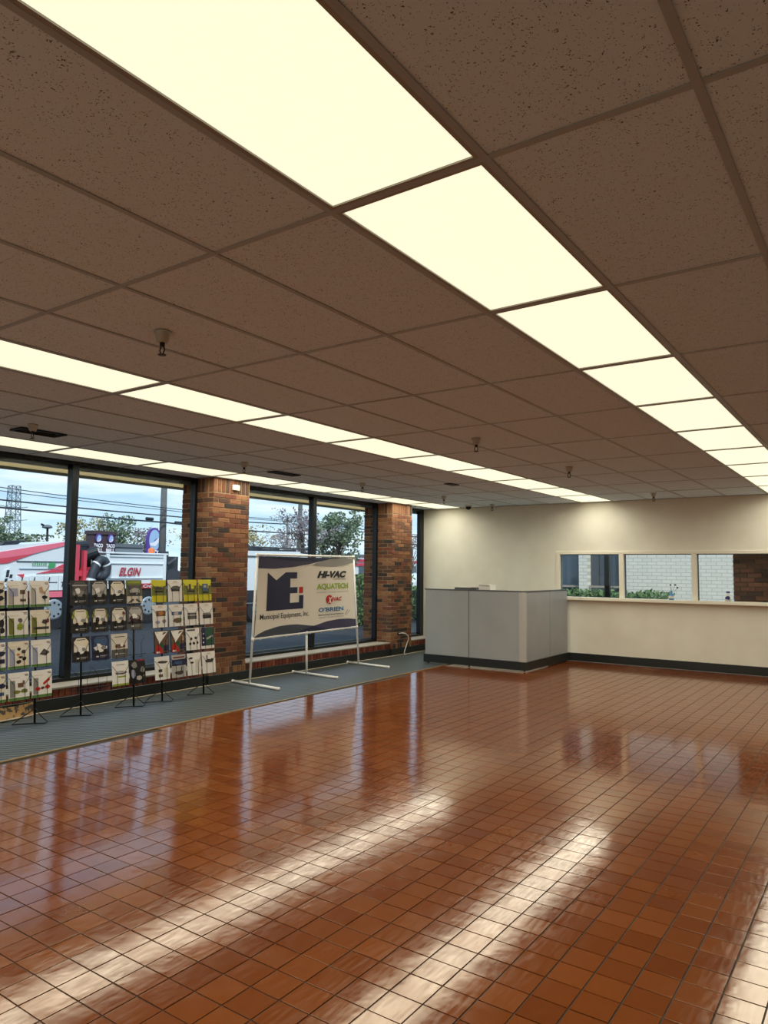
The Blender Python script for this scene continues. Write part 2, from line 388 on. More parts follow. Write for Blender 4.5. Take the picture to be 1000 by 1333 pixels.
# far wall window: frame, mullions, sill, panes
wf = empty('window_4', (-2.3, YF, WZ0)); tag(wf, 'long three-pane window with cream frame in the far wall', 'window', kind='structure')
MB().cbox(WX0, WX1, YF-.018, YF+.13, 1.93, WZ1, .004).build('head_rail', m_trimwall, wf)
MB().cbox(WX0, WX0+.072, YF-.018, YF+.13, 1.155, 1.93, .004).build('jamb', m_trimwall, wf)
MB().cbox(WX1-.072, WX1, YF-.018, YF+.13, 1.155, 1.93, .004).build('jamb', m_trimwall, wf)
MB().cbox(WX0-.03, WX1+.03, YF-.11, YF+.13, 1.10, 1.155, .006).build('sill', m_trimwall, wf)
for a, b2 in ((-2.985, -2.90), (-1.778, -1.694)): MB().cbox(a, b2, YF-.018, YF+.13, 1.155, 1.93, .004).build('mullion', m_trimwall, wf)
for a, b2 in ((WX0+.072, -2.985), (-2.90, -1.778), (-1.694, WX1-.072)):
    MB().box(a, b2, YF+.07, YF+.076, 1.155, 1.93).build('pane', m_glass, wf)
    q = MB(); q.box(a, a+.012, YF+.05, YF+.09, 1.155, 1.93); q.box(b2-.012, b2, YF+.05, YF+.09, 1.155, 1.93); q.box(a, b2, YF+.05, YF+.09, 1.918, 1.93)
    q.build('gasket', m_alug, wf)

# window wall ------------------------------------------------------
PIL = [(.525, 1.215), (4.93, 5.625), (9.338, 10.036)]
BAYS = [(-3.18, .525), (1.215, 4.93), (5.625, 9.338), (10.036, YF)]  # first bay is out of view, added for daylight on the near ceiling
ZB, ZS, ZL = .145, .237, .262
lw = MB().box(-7.38, -6.765, YB, YF, -.1, ZS-.006)
lw.box(-7.3, -6.72, YB, -3.18, ZS-.006, CEIL+.1)
wl = lw.build('wall_left', m_mortar2, wo=(-6.75, 0, 0)); tag(wl, 'low brick wall with upright course under the windows', 'wall', kind='structure')
sold = MB().cbox(-6.80, -6.75, -.0325, .0325, 0, ZS-ZB, .003).mesh('brick', m_soldier, (-6.75, 0, 0))
y = 1.25
while y < YF-.04:
    if not any(a-.03 < y < b2+.03 for a, b2 in PIL): link('brick', sold, wl, (-6.75+random.uniform(-.002, .002), y, ZB))
    y += .0745
tag(MB().cbox(-6.762, -6.738, YB, YF, .007, ZB, .004).build('baseboard_left', m_base), 'black vinyl base along the window wall', 'baseboard', kind='structure')
for k, (a, b2) in enumerate(BAYS):
    tag(MB().cbox(-7.06, -6.735, a+.002, b2-.002, ZS, ZL, .005).build('trim_%d' % (k+1), m_stone),
        ['pale stone sill of the added window behind the camera', 'pale stone sill under the window behind the brochure racks', 'pale stone sill under the window behind the banner', 'short pale stone sill under the narrow window'][k], 'sill', kind='structure')

CH = .0696
rows = int(round((2.67-ZS)/CH)); CH = (2.67-ZS)/rows
def brick_mesh(dx, dy, dz): return MB().cbox(-dx/2, dx/2, -dy/2, dy/2, 0, dz, .003).mesh('brick', m_brick, (0, 0, 0))
bm_cache = {}
def brick(parent, cx, cy, z0, dx, dy, dz, jit=.0015):
    key = (round(dx, 3), round(dy, 3), round(dz, 3))
    if key not in bm_cache: bm_cache[key] = brick_mesh(*key)
    link('brick', bm_cache[key], parent, (cx+random.uniform(-jit, jit), cy+random.uniform(-jit, jit), z0))
plab = ['brick pillar left of the frame', 'brown brick pillar between the brochure racks and the banner', 'brown brick pillar beside the narrow window']
for k, (a, b2) in enumerate(PIL):
    core = MB().box(-7.372, -6.728, a+.008, b2-.003, 0, CEIL+.08)
    p = core.build('brick_pillar', m_mortar, wo=(-6.72, (a+b2)/2, 0)); tag(p, plab[k], 'pillar', kind='structure')
    W_ = b2-a; J = .010
    for c in range(rows):
        z0 = ZS+c*CH; dz = CH-J
        # front face
        cuts = [0., .21, .42, .63] if c % 2 == 0 else [.105, .315, .525]
        cuts = [q for q in cuts if q < W_-.03]+[W_]
        for q0, q1 in zip(cuts, cuts[1:]):
            if q1-q0-J < .03: continue
            brick(p, -6.77, a+(q0+q1)/2, z0, .1, q1-q0-J, dz)
        # side face towards the camera (inside and outside of the glass)
        cuts = [.105, .315, .525, .66] if c % 2 == 0 else [0., .21, .42, .66]
        for q0, q1 in zip(cuts, cuts[1:]):
            if q1-q0-J < .02: continue
            brick(p, -6.72-(q0+q1)/2, a+.05, z0, q1-q0-J, .1, dz)
    q = 0.
    while q+.07 <= W_+.02:
        brick(p, -6.77, a+q+.037, 2.675, .1, .062, CEIL-2.675-.002); q += .0765
    q = .115
    while q+.07 <= .67:
        brick(p, -6.72-q-.035, a+.05, 2.675, .062, .1, CEIL-2.675-.002); q += .0765
    q = 0.
    while q+.07 <= W_+.02:
        brick(p, -6.77, a+q+.037, ZB, .1, .062, ZS-ZB-.006); q += .0765
    tag(MB().cbox(-6.74, -6.706, a-.004, b2+.004, .007, ZB, .003).build('baseboard_pillar', m_base),
        ['black base strip on the pillar left of the frame', 'black base strip on the pillar left of the banner', 'black base strip on the pillar by the narrow window'][k], 'baseboard', kind='structure')

wlab = ['unseen window beside the camera, added for daylight', 'tall two-pane window behind the brochure racks', 'tall two-pane window behind the banner', 'narrow tall window in the far corner']
for k, (a, b2) in enumerate(BAYS):
    wdw = empty('window_%d' % (k if k else 5), (-7.1, (a+b2)/2, ZL)); tag(wdw, wlab[k], 'window', kind='structure')
    MB().cbox(-7.14, -7.05, a, b2, ZL, .305, .003).build('bottom_rail', m_alu, wdw)
    MB().cbox(-7.14, -7.05, a, b2, 2.835, CEIL+.09, .003).build('head_rail', m_alu, wdw)
    MB().cbox(-7.20, -7.145, a, b2, 2.785, CEIL+.09, .003).build('outer_head', m_alug, wdw)
    MB().cbox(-7.17, -7.145, a, b2, .305, .335, .003).build('outer_sill', m_alug, wdw)
    cuts = [a, b2]
    if k < 3:
        mid = (3.05 if k == 1 else (7.48 if k == 2 else (a+b2)/2)); cuts = [a, mid, b2]
        MB().cbox(-7.15, -7.04, mid-.045, mid+.045, .305, 2.835, .004).build('mullion', m_alu, wdw)
    MB().cbox(-7.14, -7.05, a, a+.05, .305, 2.835, .003).build('jamb', m_alu, wdw)
    e_ = .05 if k < 3 else .13
    MB().cbox(-7.14, -7.05, b2-e_, b2, .305, 2.835, .003).build('jamb', m_alu, wdw)
    for q0, q1 in zip(cuts, cuts[1:]):
        MB().box(-7.103, -7.097, q0+(.05 if q0 == a else .045), q1-(e_ if q1 == b2 else .045), .305, 2.835).build('pane', m_glass, wdw)

# ------------------------------------------------------------------ eaves outside
m_soff = mat('translucent_beige_soffit', (226, 214, 188), .6)
n, l, b = nodes(m_soff); tl = n.new('ShaderNodeBsdfTranslucent'); tl.inputs[0].default_value = (*lin((244, 226, 186)), 1); ms_ = n.new('ShaderNodeMixShader'); ms_.inputs[0].default_value = .6  # translucency added so daylight from above brightens the soffit panels
l.new(b.outputs[0], ms_.inputs[1]); l.new(tl.outputs[0], ms_.inputs[2]); l.new(ms_.outputs[0], n['Material Output'].inputs[0])
ev = MB().box(-8.22, -8.14, YB, YF+.3, 2.835, 2.93).build('trim_5', m_alug, wo=(-8.2, 0, 2.835)); tag(ev, 'grey fascia board on the eaves outside the windows', 'fascia', kind='structure')
MB().box(-7.5, -7.2, YB, YF+.3, 2.865, 2.95).build('soffit_strip', m_alug, ev)
y = YB
while y < YF:
    MB().cbox(-8.14, -7.5, y+.006, min(y+1.5, YF+.3)-.006, 2.868, 2.872, .001).build('soffit_panel', m_soff, ev); y += 1.5
MB().box(-7.5, -7.3, YB, YF+.3, 2.96, 3.2).build('eaves_box', m_plenum, ev)

# ------------------------------------------------------------------ banner on a white pipe stand
m_pvc = mat('white_pvc_pipe', (246, 244, 238), .35)
m_vinyl = mat('cream_banner_vinyl', (242, 234, 218), .55)
BL = Vector((-6.288, 5.324, .64)); TL = Vector((-6.238, 5.324, 1.803)); BR = Vector((-6.521, 8.008, .64)); TR = Vector((-6.615, 8.008, 1.826))
def bp(u, v, off=0.):
    p = BL*(1-u)*(1-v)+BR*u*(1-v)+TL*(1-u)*v+TR*u*v
    nrm = Vector((1, .08, .03)).normalized()
    sag = .006*math.sin(u*9+v*3)*math.sin(v*math.pi)+.002*math.sin(u*23+v*7)
    return p+nrm*(off+sag)
st = empty('pipe_stand', (-6.35, 6.6, 0)); tag(st, 'white plastic pipe stand holding the banner on three floor feet', 'banner stand')
R = .0165
lf = Vector((-6.325, 5.324, 0)); rf = Vector((-6.47, 8.008, 0))
for f_, t_ in ((lf, TL), (rf, TR)):
    MB().cyl(f_+Vector((0, 0, .03)), t_, R, n=12).build('upright', m_pvc, st, smooth=True)
MB().cyl(TL, TR, R, n=12).build('top_rail', m_pvc, st, smooth=True)
MB().cyl(BL, BR, R, n=12).build('bottom_rail', m_pvc, st, smooth=True)
um = .465; bmid = bp(um, 0); MB().cyl((bmid.x+.02, bmid.y, .03), BL.lerp(BR, um), R, n=12).build('center_post', m_pvc, st, smooth=True)
for (x0, x1, y0, y1) in ((-6.68, -5.75, 5.36, 5.27), (-6.66, -5.77, 6.60, 6.53), (-6.72, -5.84, 8.04, 7.96)):
    MB().cyl((x0, y0, .029), (x1, y1, .029), R+.001, n=12).build('foot', m_pvc, st, smooth=True)
    for xx, yy, dx in ((x0, y0, -.03), (x1, y1, .03)): MB().cyl((xx, yy, .029), (xx+dx, yy, .029), R+.004, n=12).build('end_cap', m_pvc, st, smooth=True)
for c in (TL, TR, BL, BR, Vector((-6.40, 6.572, .64))):
    MB().cyl(c-Vector((0, 0, .035)), c+Vector((0, 0, .022)), R+.005, n=12).build('elbow', m_pvc, st, smooth=True)

bn = empty('banner', (BL+BR)/2); tag(bn, 'cream vinyl banner with ME logo and Municipal Equipment lettering', 'banner')
def patch(polys, off, name, m, sub=1):
    q = MB()
    for P in polys: q.add([bp(u, v, off) for u, v in P], [tuple(range(len(P)))[::-1]])
    return q.build(name, m, bn)
U0, U1, V0, V1 = .012, .988, .012, .978
NU, NV = 40, 16
sh = MB()
for side, off in ((0, .004), (1, -.002)):
    vv = [bp(U0+(U1-U0)*i/NU, V0+(V1-V0)*j/NV, off) for j in range(NV+1) for i in range(NU+1)]
    ff = [(j*(NU+1)+i, j*(NU+1)+i+1, (j+1)*(NU+1)+i+1, (j+1)*(NU+1)+i) for j in range(NV) for i in range(NU)]
    sh.add(vv, ff if side == 0 else [f[::-1] for f in ff])
sh.build('sheet', m_vinyl, bn, smooth=True)
def fine_strip(top, bot, off, name, m, n=36, u0=U0, u1=U1):
    """area between two v(u) curves"""
    us = [u0+(u1-u0)*i/n for i in range(n+1)]; q = MB()
    for a, b2 in zip(us, us[1:]):
        ta, tb2, ba, bb = top(a), top(b2), bot(a), bot(b2)
        if ta-ba <= .0005 and tb2-bb <= .0005: continue
        q.add([bp(a, ba, off), bp(b2, bb, off), bp(b2, max(tb2, bb), off), bp(a, max(ta, ba), off)], [(0, 1, 2, 3)])
    return q.build(name, m, bn)
def interp(tab):
    def f(u):
        if u <= tab[0][0]: return tab[0][1]
        for (a, va), (b2, vb) in zip(tab, tab[1:]):
            if u <= b2:
                t = (u-a)/(b2-a); t = t*t*(3-2*t)*.4+t*.6
                return va+(vb-va)*t
        return tab[-1][1]
    return f
m_navy = mat('banner_navy', (30, 34, 68), .5); m_purp = mat('banner_purple', (66, 62, 92), .5); m_slate = mat('banner_slate', (70, 78, 90), .5)
m_bgrey = mat('banner_grey', (150, 148, 142), .5); m_brd = mat('banner_red', (196, 34, 28), .5); m_ink = mat('banner_black', (22, 22, 30), .5)
m_lime = mat('banner_lime', (148, 178, 44), .5); m_blue = mat('banner_blue', (40, 112, 168), .5); m_tgrey = mat('banner_text_grey', (120, 116, 110), .5)
fine_strip(lambda u: .978, interp([(0, .838), (.15, .83), (.3, .848), (.45, .88), (.58, .92), (.74, .965), (.85, .978), (1, .978)]), .007, 'purple_wave', m_purp)
fine_strip(interp([(0, .978), (1, .978)]), interp([(0, .975), (.1, .965), (.3, .93), (.45, .92), (.6, .935), (.75, .968), (.85, .978), (1, .978)]), .0085, 'navy_wave', m_navy)
fine_strip(interp([(0, 0), (.5, .86), (.56, .905), (.66, .945), (.78, .965), (.9, .97), (1, .965)]), interp([(0, .86), (.5, .875), (.56, .868), (.66, .862), (.74, .86), (.86, .875), (1, .92)]), .0075, 'grey_wave', m_bgrey)
fine_strip(interp([(0, .015), (.05, .06), (.101, .09), (.217, .123), (.3, .127), (.366, .122), (.525, .084), (.665, .012), (1, .012)]), lambda u: .012, .007, 'slate_wave', m_slate)
fine_strip(interp([(0, .012), (.38, .012), (.525, .08), (.681, .125), (.8, .137), (.9, .131), (1, .112)]), lambda u: .012, .0085, 'violet_wave', m_purp)
fine_strip(interp([(0, .012), (.34, .012), (.45, .052), (.525, .08), (.6, .044), (.665, .012), (1, .012)]), lambda u: .012, .0092, 'navy_overlap', m_navy)
# ME emblem as rectangles and triangles
def mtop(u): return .785-(u-.094)/.079*.096 if u < .173 else (.689+(u-.173)/.085*.097 if u < .258 else .786)
fine_strip(mtop, lambda u: .32, .008, 'emblem_m', m_navy, 32, .094, .302)
fine_strip(lambda u: .786, lambda u: .708, .008, 'emblem_top_arm', m_navy, 6, .302, .365)
fine_strip(lambda u: .596, lambda u: .520, .008, 'emblem_middle_arm', m_navy, 6, .302, .372)
fine_strip(lambda u: .401, lambda u: .319, .008, 'emblem_lower_arm', m_navy, 10, .302, .43)
fine_strip(lambda u: .491, lambda u: .400, .008, 'emblem_hook', m_navy, 4, .389, .43)
patch([[(.387, .517), (.425, .517), (.425, .597), (.387, .597)][::-1]], .008, 'red_square', m_brd)
def btext(s, u0, u1, v0, v1, m, shear=0, bold=0, name='lettering', off=.009):
    v, f = text_geo(s, shear, bold); q = MB()
    q.add([bp(u0+(u1-u0)*a, v0+(v1-v0)*b2, off) for a, b2 in v], f); return tag(q.build(name, m, bn), kind='stuff')
btext('Municipal Equipment, Inc.', .044, .487, .200, .283, m_ink, bold=.004)
btext('HI-VAC', .565, .90, .705, .80, m_ink, .35, .062)
btext('CORPORATION', .735, .89, .677, .697, m_tgrey, .2, .01)
btext('AQUATECH', .562, .914, .541, .632, m_lime, 0, .04)
btext('A PRODUCT OF HI-VAC CORPORATION', .56, .915, .505, .52, m_tgrey)
q = MB()
cc = [(.694+.036*math.cos(t), .412+.062*math.sin(t)) for t in [2*math.pi*i/24 for i in range(24)]]
q.add([bp(u, v, .008) for u, v in cc], [tuple(range(24))]); q.build('round_mark', m_brd, bn)
btext('X', .678, .722, .362, .445, m_vinyl, .25, .05)
btext('VAC', .735, .832, .387, .443, m_brd, .3, .04)
btext("O'BRIEN", .579, .846, .250, .310, m_blue, 0, .03)
btext('Reinventing Sewer Systems', .578, .846, .195, .222, m_ink, 0, .01)
btext('A PRODUCT OF HI-VAC CORPORATION', .578, .846, .168, .183, m_tgrey)
patch([[(.862, .19), (.868, .19), (.90, .255), (.894, .258)][::-1], [(.876, .185), (.88, .185), (.925, .245), (.921, .25)][::-1]], .008, 'tool_mark', m_tgrey)
for i in range(9):
    u = .06+.11*i
    for v, c in ((.985, (TL.lerp(TR, u))), (.004, BL.lerp(BR, u))):
        MB().tube([c+Vector((.02*math.cos(t), 0, .023*math.sin(t))) for t in [2*math.pi*k/10 for k in range(11)]], .0028, 5).build('cable_tie', m_pvc, bn)

# ------------------------------------------------------------------ brochure racks
PAL = dict(white=(246, 242, 234), cream=(240, 230, 208), paper=(226, 218, 200), green=(140, 162, 80), dark=(38, 36, 36), black=(20, 19, 19), grey=(140, 138, 134), lgrey=(186, 182, 176),
           mid=(92, 90, 88), red=(196, 36, 30), dred=(120, 36, 40), lime=(150, 165, 48), yellow=(222, 214, 40), blue=(62, 90, 130), navy=(34, 36, 72), orange=(190, 120, 50), brown=(110, 82, 62),
           lilac=(168, 172, 196), teal=(44, 78, 70), dgreen=(36, 84, 50), tan=(196, 160, 120), ink=(70, 60, 56), pink=(150, 40, 70), wine=(70, 34, 44), hedge=(86, 130, 60), olive=(120, 124, 50))
def pm_(c): return mat('print_'+c, PAL[c], .38)
def blob(cu, cv, ru, rv, seed, n=11):
    rr = random.Random(seed); return [(cu+ru*(.72+.42*rr.random())*math.cos(2*math.pi*i/n), cv+rv*(.72+.42*rr.random())*math.sin(2*math.pi*i/n)) for i in range(n)]
def rect(a, b2, c, d): return [(a, b2), (c, b2), (c, d), (a, d)]
def lines(u0, v0, u1, v1, k, col):
    h = (v1-v0)/(2*k); return [(rect(u0, v0+2*i*h, u1-(.1*(i % 2))*(u1-u0), v0+(2*i+1)*h), col) for i in range(k)]
BW, BH = .212, .268
SL = .13
def rack_x(z): return -6.2-(z-.28)*SL
def brochure(y0, z0, base, art, label, group, tilt=0.):
    """a leaflet standing in a pocket: a stiff sheaf, slightly bowed, with its printed cover"""
    q = MB(); cols = [base]
    def W(u, v, off):
        bow = .006*math.sin(u*math.pi)*(1-v*.3)+.004*math.sin(v*2.5)
        return (rack_x(z0)+.012-v*BH*SL+bow+off, y0+u*BW+tilt*v*BH, z0+v*BH+.02*tilt*u)
    n = 6
    for off, flip in ((0, 0), (-.007, 1)):
        vv = [W(i/n, j/4, off) for j in range(5) for i in range(n+1)]
        ff = [(j*(n+1)+i, j*(n+1)+i+1, (j+1)*(n+1)+i+1, (j+1)*(n+1)+i) for j in range(4) for i in range(n)]
        q.add(vv, [f[::-1] for f in ff] if flip else ff)
    for e0, e1 in (((0, 0), (1, 0)), ((1, 0), (1, 1)), ((1, 1), (0, 1)), ((0, 1), (0, 0))):
        k = 6
        for i in range(k):
            A = (e0[0]+(e1[0]-e0[0])*i/k, e0[1]+(e1[1]-e0[1])*i/k); B = (e0[0]+(e1[0]-e0[0])*(i+1)/k, e0[1]+(e1[1]-e0[1])*(i+1)/k)
            q.add([W(*A, 0), W(*A, -.007), W(*B, -.007), W(*B, 0)], [(0, 1, 2, 3)])
    for k, (poly, c) in enumerate(art):
        if c not in cols: cols.append(c)
        poly = [(min(max(u, .004), .996), min(max(v, .004), .996)) for u, v in poly]
        # cut wide shapes so that they follow the bow
        cu = sum(p[0] for p in poly)/len(poly); cv = sum(p[1] for p in poly)/len(poly); off = .0022+.00025*k
        fine = []
        for A, B in zip(poly, poly[1:]+poly[:1]):
            s = max(1, int(abs(B[0]-A[0])*6+.5))
            fine += [(A[0]+(B[0]-A[0])*t/s, A[1]+(B[1]-A[1])*t/s) for t in range(s)]
        m = len(fine); q.add([W(cu, cv, off)]+[W(u, v, off) for u, v in fine], [(0, 1+i, 1+(i+1) % m) for i in range(m)], cols.index(c))
    o = q.build('brochure', [pm_(c) for c in cols], wo=(rack_x(z0), y0+BW/2, z0))
    tag(o, label, 'brochure', group); return o

def white_card(pics, strip='lgrey', foot='hedge'):
    a = [(rect(.06, .12, .30, .72), strip), (rect(.0, .0, 1, .10), foot), (rect(.10, .80, .55, .83), 'paper'), (rect(.76, .90, .94, .925), 'dred'), (rect(.80, .86, .97, .88), 'ink')]
    return a+pics
def dark_card(seed, body='lgrey', sky='cream', accent=None, base='dark'):
    rr = random.Random(seed)
    a = [([(.08, .40), (.10, .80), (.26, .94), (.74, .94), (.92, .80), (.92, .40)], sky), (rect(.26, .86, .74, .89), 'ink')]
    if accent: a += [([(.0, .62), (.10, .86), (.22, .95), (.12, .55)], accent), ([(1., .62), (.90, .86), (.78, .95), (.88, .55)], accent)]
    a += [(blob(.5, .47, .40, .16, seed), body), (blob(.38, .58, .16, .12, seed+1), 'white'), (blob(.62, .50, .14, .08, seed+2), 'grey'),
          (blob(.28, .34, .12, .09, seed+3), 'black'), (blob(.72, .35, .13, .10, seed+4), 'black'), (rect(.0, .24, 1, .32), 'black')]
    a += [(blob(.28, .15, .08, .04, seed+5), 'white'), (rect(.42, .16, .82, .185), 'lgrey'), (rect(.42, .11, .74, .13), 'grey')]
    return a
def rack(y0, cols, pole_ys, label):
    r = empty('brochure_rack', (-6.28, y0+.48, 0)); tag(r, label, 'rack', 'wire brochure racks by the window')
    for py in pole_ys:
        MB().cyl((-6.27, py, .012), (rack_x(1.2)-.03, py, 1.28), .011, n=10).build('pole', m_black, r, smooth=True)
        MB().tube([(-6.27, py, .16), (-6.34, py-.15, .05), (-6.355, py-.19, .014), (-6.28, py-.02, .012), (-6.17, py+.05, .014), (-6.15, py+.07, .03), (-6.22, py+.03, .09), (-6.27, py, .16)], .005, 6).build('foot', m_black, r)
    for zz in (1.19, .89, .585, .28):
        xx = rack_x(zz)-.012
        MB().cyl((xx, y0-.01, zz+.02), (xx, y0+4*.236, zz+.02), .004, n=6).build('crossbar', m_black, r)
    for zz in (1.19, .89, .585, .28):
        for c in range(4):
            yy = cols[c]; q = MB()
            for sgn, a in ((1, yy+.055), (-1, yy+BW-.055)):
                def X(z, o): return rack_x(z)+o
                q.tube([(X(zz, -.012), a, zz-.004), (X(zz, .026), a, zz-.004), (X(zz+.15, .030), a, zz+.15), (X(zz+.215, .026), a-sgn*.05, zz+.215), (X(zz+.24, -.012), a-sgn*.056, zz+.24)], .0024, 5)
            q.tube([(X(zz, .024), yy+.02, zz-.004), (X(zz, .024), yy+BW-.02, zz-.004)], .0024, 5)
            q.build('pocket', m_black, r)
ZROW = [1.192, .892, .587, .282]
# rack beside the left edge of the picture
C1 = [1.435, 1.675, 1.912, 2.148]
rack(1.435, C1, (1.66, 2.235), 'black wire brochure rack with white leaflets at the left picture edge')
g1 = 'white leaflets with green foot in the left rack'
R1 = [
 [('dark parts at the picture edge, top row', [(blob(.8, .62, .2, .08, 1), 'black'), (blob(.8, .36, .2, .10, 2), 'black')]),
  ('brown blocks and a lilac strip, top row', [(rect(.06, .42, .5, .72), 'lilac'), (rect(.60, .50, .86, .66), 'brown'), (rect(.60, .22, .90, .32), 'brown'), (rect(.62, .24, .88, .27), 'ink')]),
  ('tan boot and black tree shape, top row', [([(.45, .74), (.62, .78), (.66, .62), (.80, .54), (.76, .48), (.50, .54)], 'tan'), (blob(.74, .36, .18, .07, 4), 'black'), (rect(.72, .22, .75, .36), 'black')])],
 [('black tools at the picture edge, second row', [(blob(.82, .55, .12, .16, 5), 'black'), (blob(.85, .30, .12, .12, 6), 'black')]),
  ('lime green round tank, second row', [(blob(.58, .40, .18, .16, 7, 14), 'lime'), (blob(.60, .64, .13, .10, 8), 'mid'), (rect(.44, .36, .70, .39), 'olive')]),
  ('row of dark machines, second row', [(rect(.12, .26, .92, .36), 'mid'), (blob(.70, .55, .16, .10, 9), 'ink'), (blob(.86, .58, .08, .10, 10), 'dred'), (rect(.15, .28, .90, .31), 'black')])],
 [('dark brush shapes at the picture edge, third row', [(blob(.8, .60, .2, .09, 11), 'navy'), (rect(.5, .25, .95, .40), 'navy')]),
  ('cluster of six small dark fittings, third row', [(blob(.5, .72, .10, .06, 12), 'black'), (blob(.72, .62, .12, .08, 13), 'ink'), (blob(.46, .52, .09, .05, 14), 'orange'), (blob(.58, .42, .12, .04, 15), 'black'), (blob(.76, .36, .11, .07, 16), 'black'), (blob(.48, .26, .12, .07, 17), 'black')]),
  ('dark flat wing-shaped part, third row', [([(.40, .46), (.62, .66), (.92, .52), (.72, .40)], 'ink'), (blob(.64, .54, .12, .05, 18), 'mid')])],
 [('navy parts at the picture edge, bottom row', [(blob(.75, .58, .25, .10, 19), 'navy'), (rect(.55, .24, .9, .36), 'blue')]),
  ('brown crates and olive parts, bottom row', [(rect(.42, .46, .70, .62), 'brown'), (blob(.36, .30, .18, .07, 20), 'olive'), (blob(.72, .32, .20, .08, 21), 'olive'), (rect(.66, .56, .76, .70), 'brown')]),
  ('bright red hose couplings, bottom row', [([(.52, .52), (.86, .72), (.88, .60), (.56, .44)], 'red'), (blob(.28, .32, .13, .08, 22), 'red'), (blob(.50, .34, .10, .06, 23), 'ink'), (blob(.76, .36, .14, .08, 24), 'red')])]]
for r_ in range(4):
    for c_ in range(3):
        nm, pics = R1[r_][c_]
        brochure(C1[c_+1], ZROW[r_], 'white' if (r_+c_) % 3 else 'cream', white_card(pics, strip=['lgrey', 'olive', 'lilac', 'grey'][r_]), 'white green-footed leaflet, '+nm+' of left rack', g1, random.uniform(-.02, .02))

C2 = [2.60, 2.838, 3.075, 3.303]
rack(2.60, C2, (2.75, 3.42), 'half-empty black wire brochure rack with dark covers between two fuller racks')
g2 = 'leaflets in the middle rack'
R2 = [(0, 0, 'dark', dark_card(31, 'grey', 'mid')+[(rect(.08, .78, .92, .82), 'lgrey')], 'charcoal leaflet with pale lettering line above truck, top left of middle rack'),
 (0, 1, 'dark', dark_card(32, 'lgrey', 'lgrey'), 'charcoal leaflet with silver truck, second in top row of middle rack'),
 (0, 2, 'black', dark_card(33, 'white', 'cream'), 'black leaflet with pale truck front, third in top row of middle rack'),
 (0, 3, 'olive', [(rect(.05, .02, .95, .78), 'mid'), (rect(0, 0, 1, .30), 'paper'), (blob(.5, .52, .36, .16, 34), 'lgrey'), (blob(.5, .40, .36, .06, 35), 'black'), (rect(.1, .86, .9, .94), 'lime')], 'olive topped leaflet with rounded machine, top right of the middle rack'),
 (1, 0, 'dark', dark_card(36, 'cream', 'cream', 'lime'), 'dark leaflet with yellow-green side arcs, left in second row of middle rack'),
 (1, 1, 'dark', dark_card(37, 'cream', 'paper', 'olive')+[(blob(.32, .48, .12, .16, 38), 'black')], 'dark leaflet with black and gold sweeper, second row of the middle rack'),
 (1, 2, 'dark', dark_card(39, 'cream', 'paper')+[(blob(.78, .72, .1, .08, 40), 'dred')], 'dark leaflet with red patch beside cream machine, second row of middle rack'),
 (1, 3, 'mid', dark_card(41, 'wine', 'lgrey')+[(blob(.5, .56, .1, .1, 42), 'white')], 'grey leaflet with wine coloured machine, right in second row of middle rack'),
 (2, 0, 'dark', dark_card(43, 'white', 'cream'), 'dark leaflet with wide cream arch, left in third row of middle rack'),
 (2, 1, 'navy', dark_card(44, 'white', 'blue'), 'navy leaflet with white machine, third row of the middle rack'),
 (2, 2, 'paper', [(rect(.2, .86, .8, .89), 'ink'), (blob(.5, .50, .40, .10, 45), 'brown'), (blob(.62, .54, .10, .07, 46), 'white'), (rect(0, 0, 1, .36), 'mid'), (blob(.28, .18, .08, .05, 47), 'white'), (rect(.42, .16, .82, .19), 'lgrey')], 'pale topped leaflet with brown machine, right in third row of middle rack'),
 (3, 2, 'white', [(rect(.25, .84, .75, .87), 'grey'), (blob(.5, .52, .42, .07, 48), 'ink'), (blob(.5, .56, .34, .06, 49), 'lgrey'), (rect(0, 0, 1, .08), 'lime'), (rect(.3, .34, .8, .40), 'lime')], 'white leaflet with lime foot and row of trucks, bottom row of the middle rack'),
 (3, 3, 'black', [(blob(.28, .78, .18, .14, 50), 'grey'), (blob(.22, .42, .14, .2, 51), 'lilac'), (blob(.55, .22, .18, .12, 52), 'lgrey'), (rect(.45, .93, 1, .99), 'pink'), (blob(.8, .55, .16, .14, 53), 'grey'), (blob(.85, .3, .1, .05, 54), 'mid')], 'black leaflet with pink top edge and chrome hoses, bottom right of the middle rack')]
for r_, c_, base, art, lab in R2: brochure(C2[c_], ZROW[r_], base, art, lab, g2, random.uniform(-.02, .02))

C3 = [3.652, 3.892, 4.132, 4.37]
rack(3.652, C3, (3.82, 4.46), 'full black wire brochure rack with yellow and white leaflets beside the brick pillar')
g3 = 'leaflets in the rack beside the pillar'
def yel(pics): return [(rect(.0, .30, 1., .72), 'olive'), (rect(.30, .58, .75, 1.), 'yellow'), (rect(.15, .06, .85, .22), 'yellow')]+pics
def wh(pics): return [(rect(.25, .84, .75, .87), 'paper'), (rect(.36, .90, .64, .93), 'tan')]+pics
tri = [(rect(.04, .04, .96, .92), 'brown'), ([(.04, .96), (.96, .96), (.30, .42)], 'white'), ([(.06, .0), (.62, .0), (.30, .42), (.10, .30)], 'red'), ([(.30, .40), (.55, .5), (.62, .3), (.45, .22)], 'dgreen'), ([(.6, .1), (.95, .1), (.95, .36), (.6, .34)], 'navy'), (rect(.12, .02, .34, .09), 'white')]
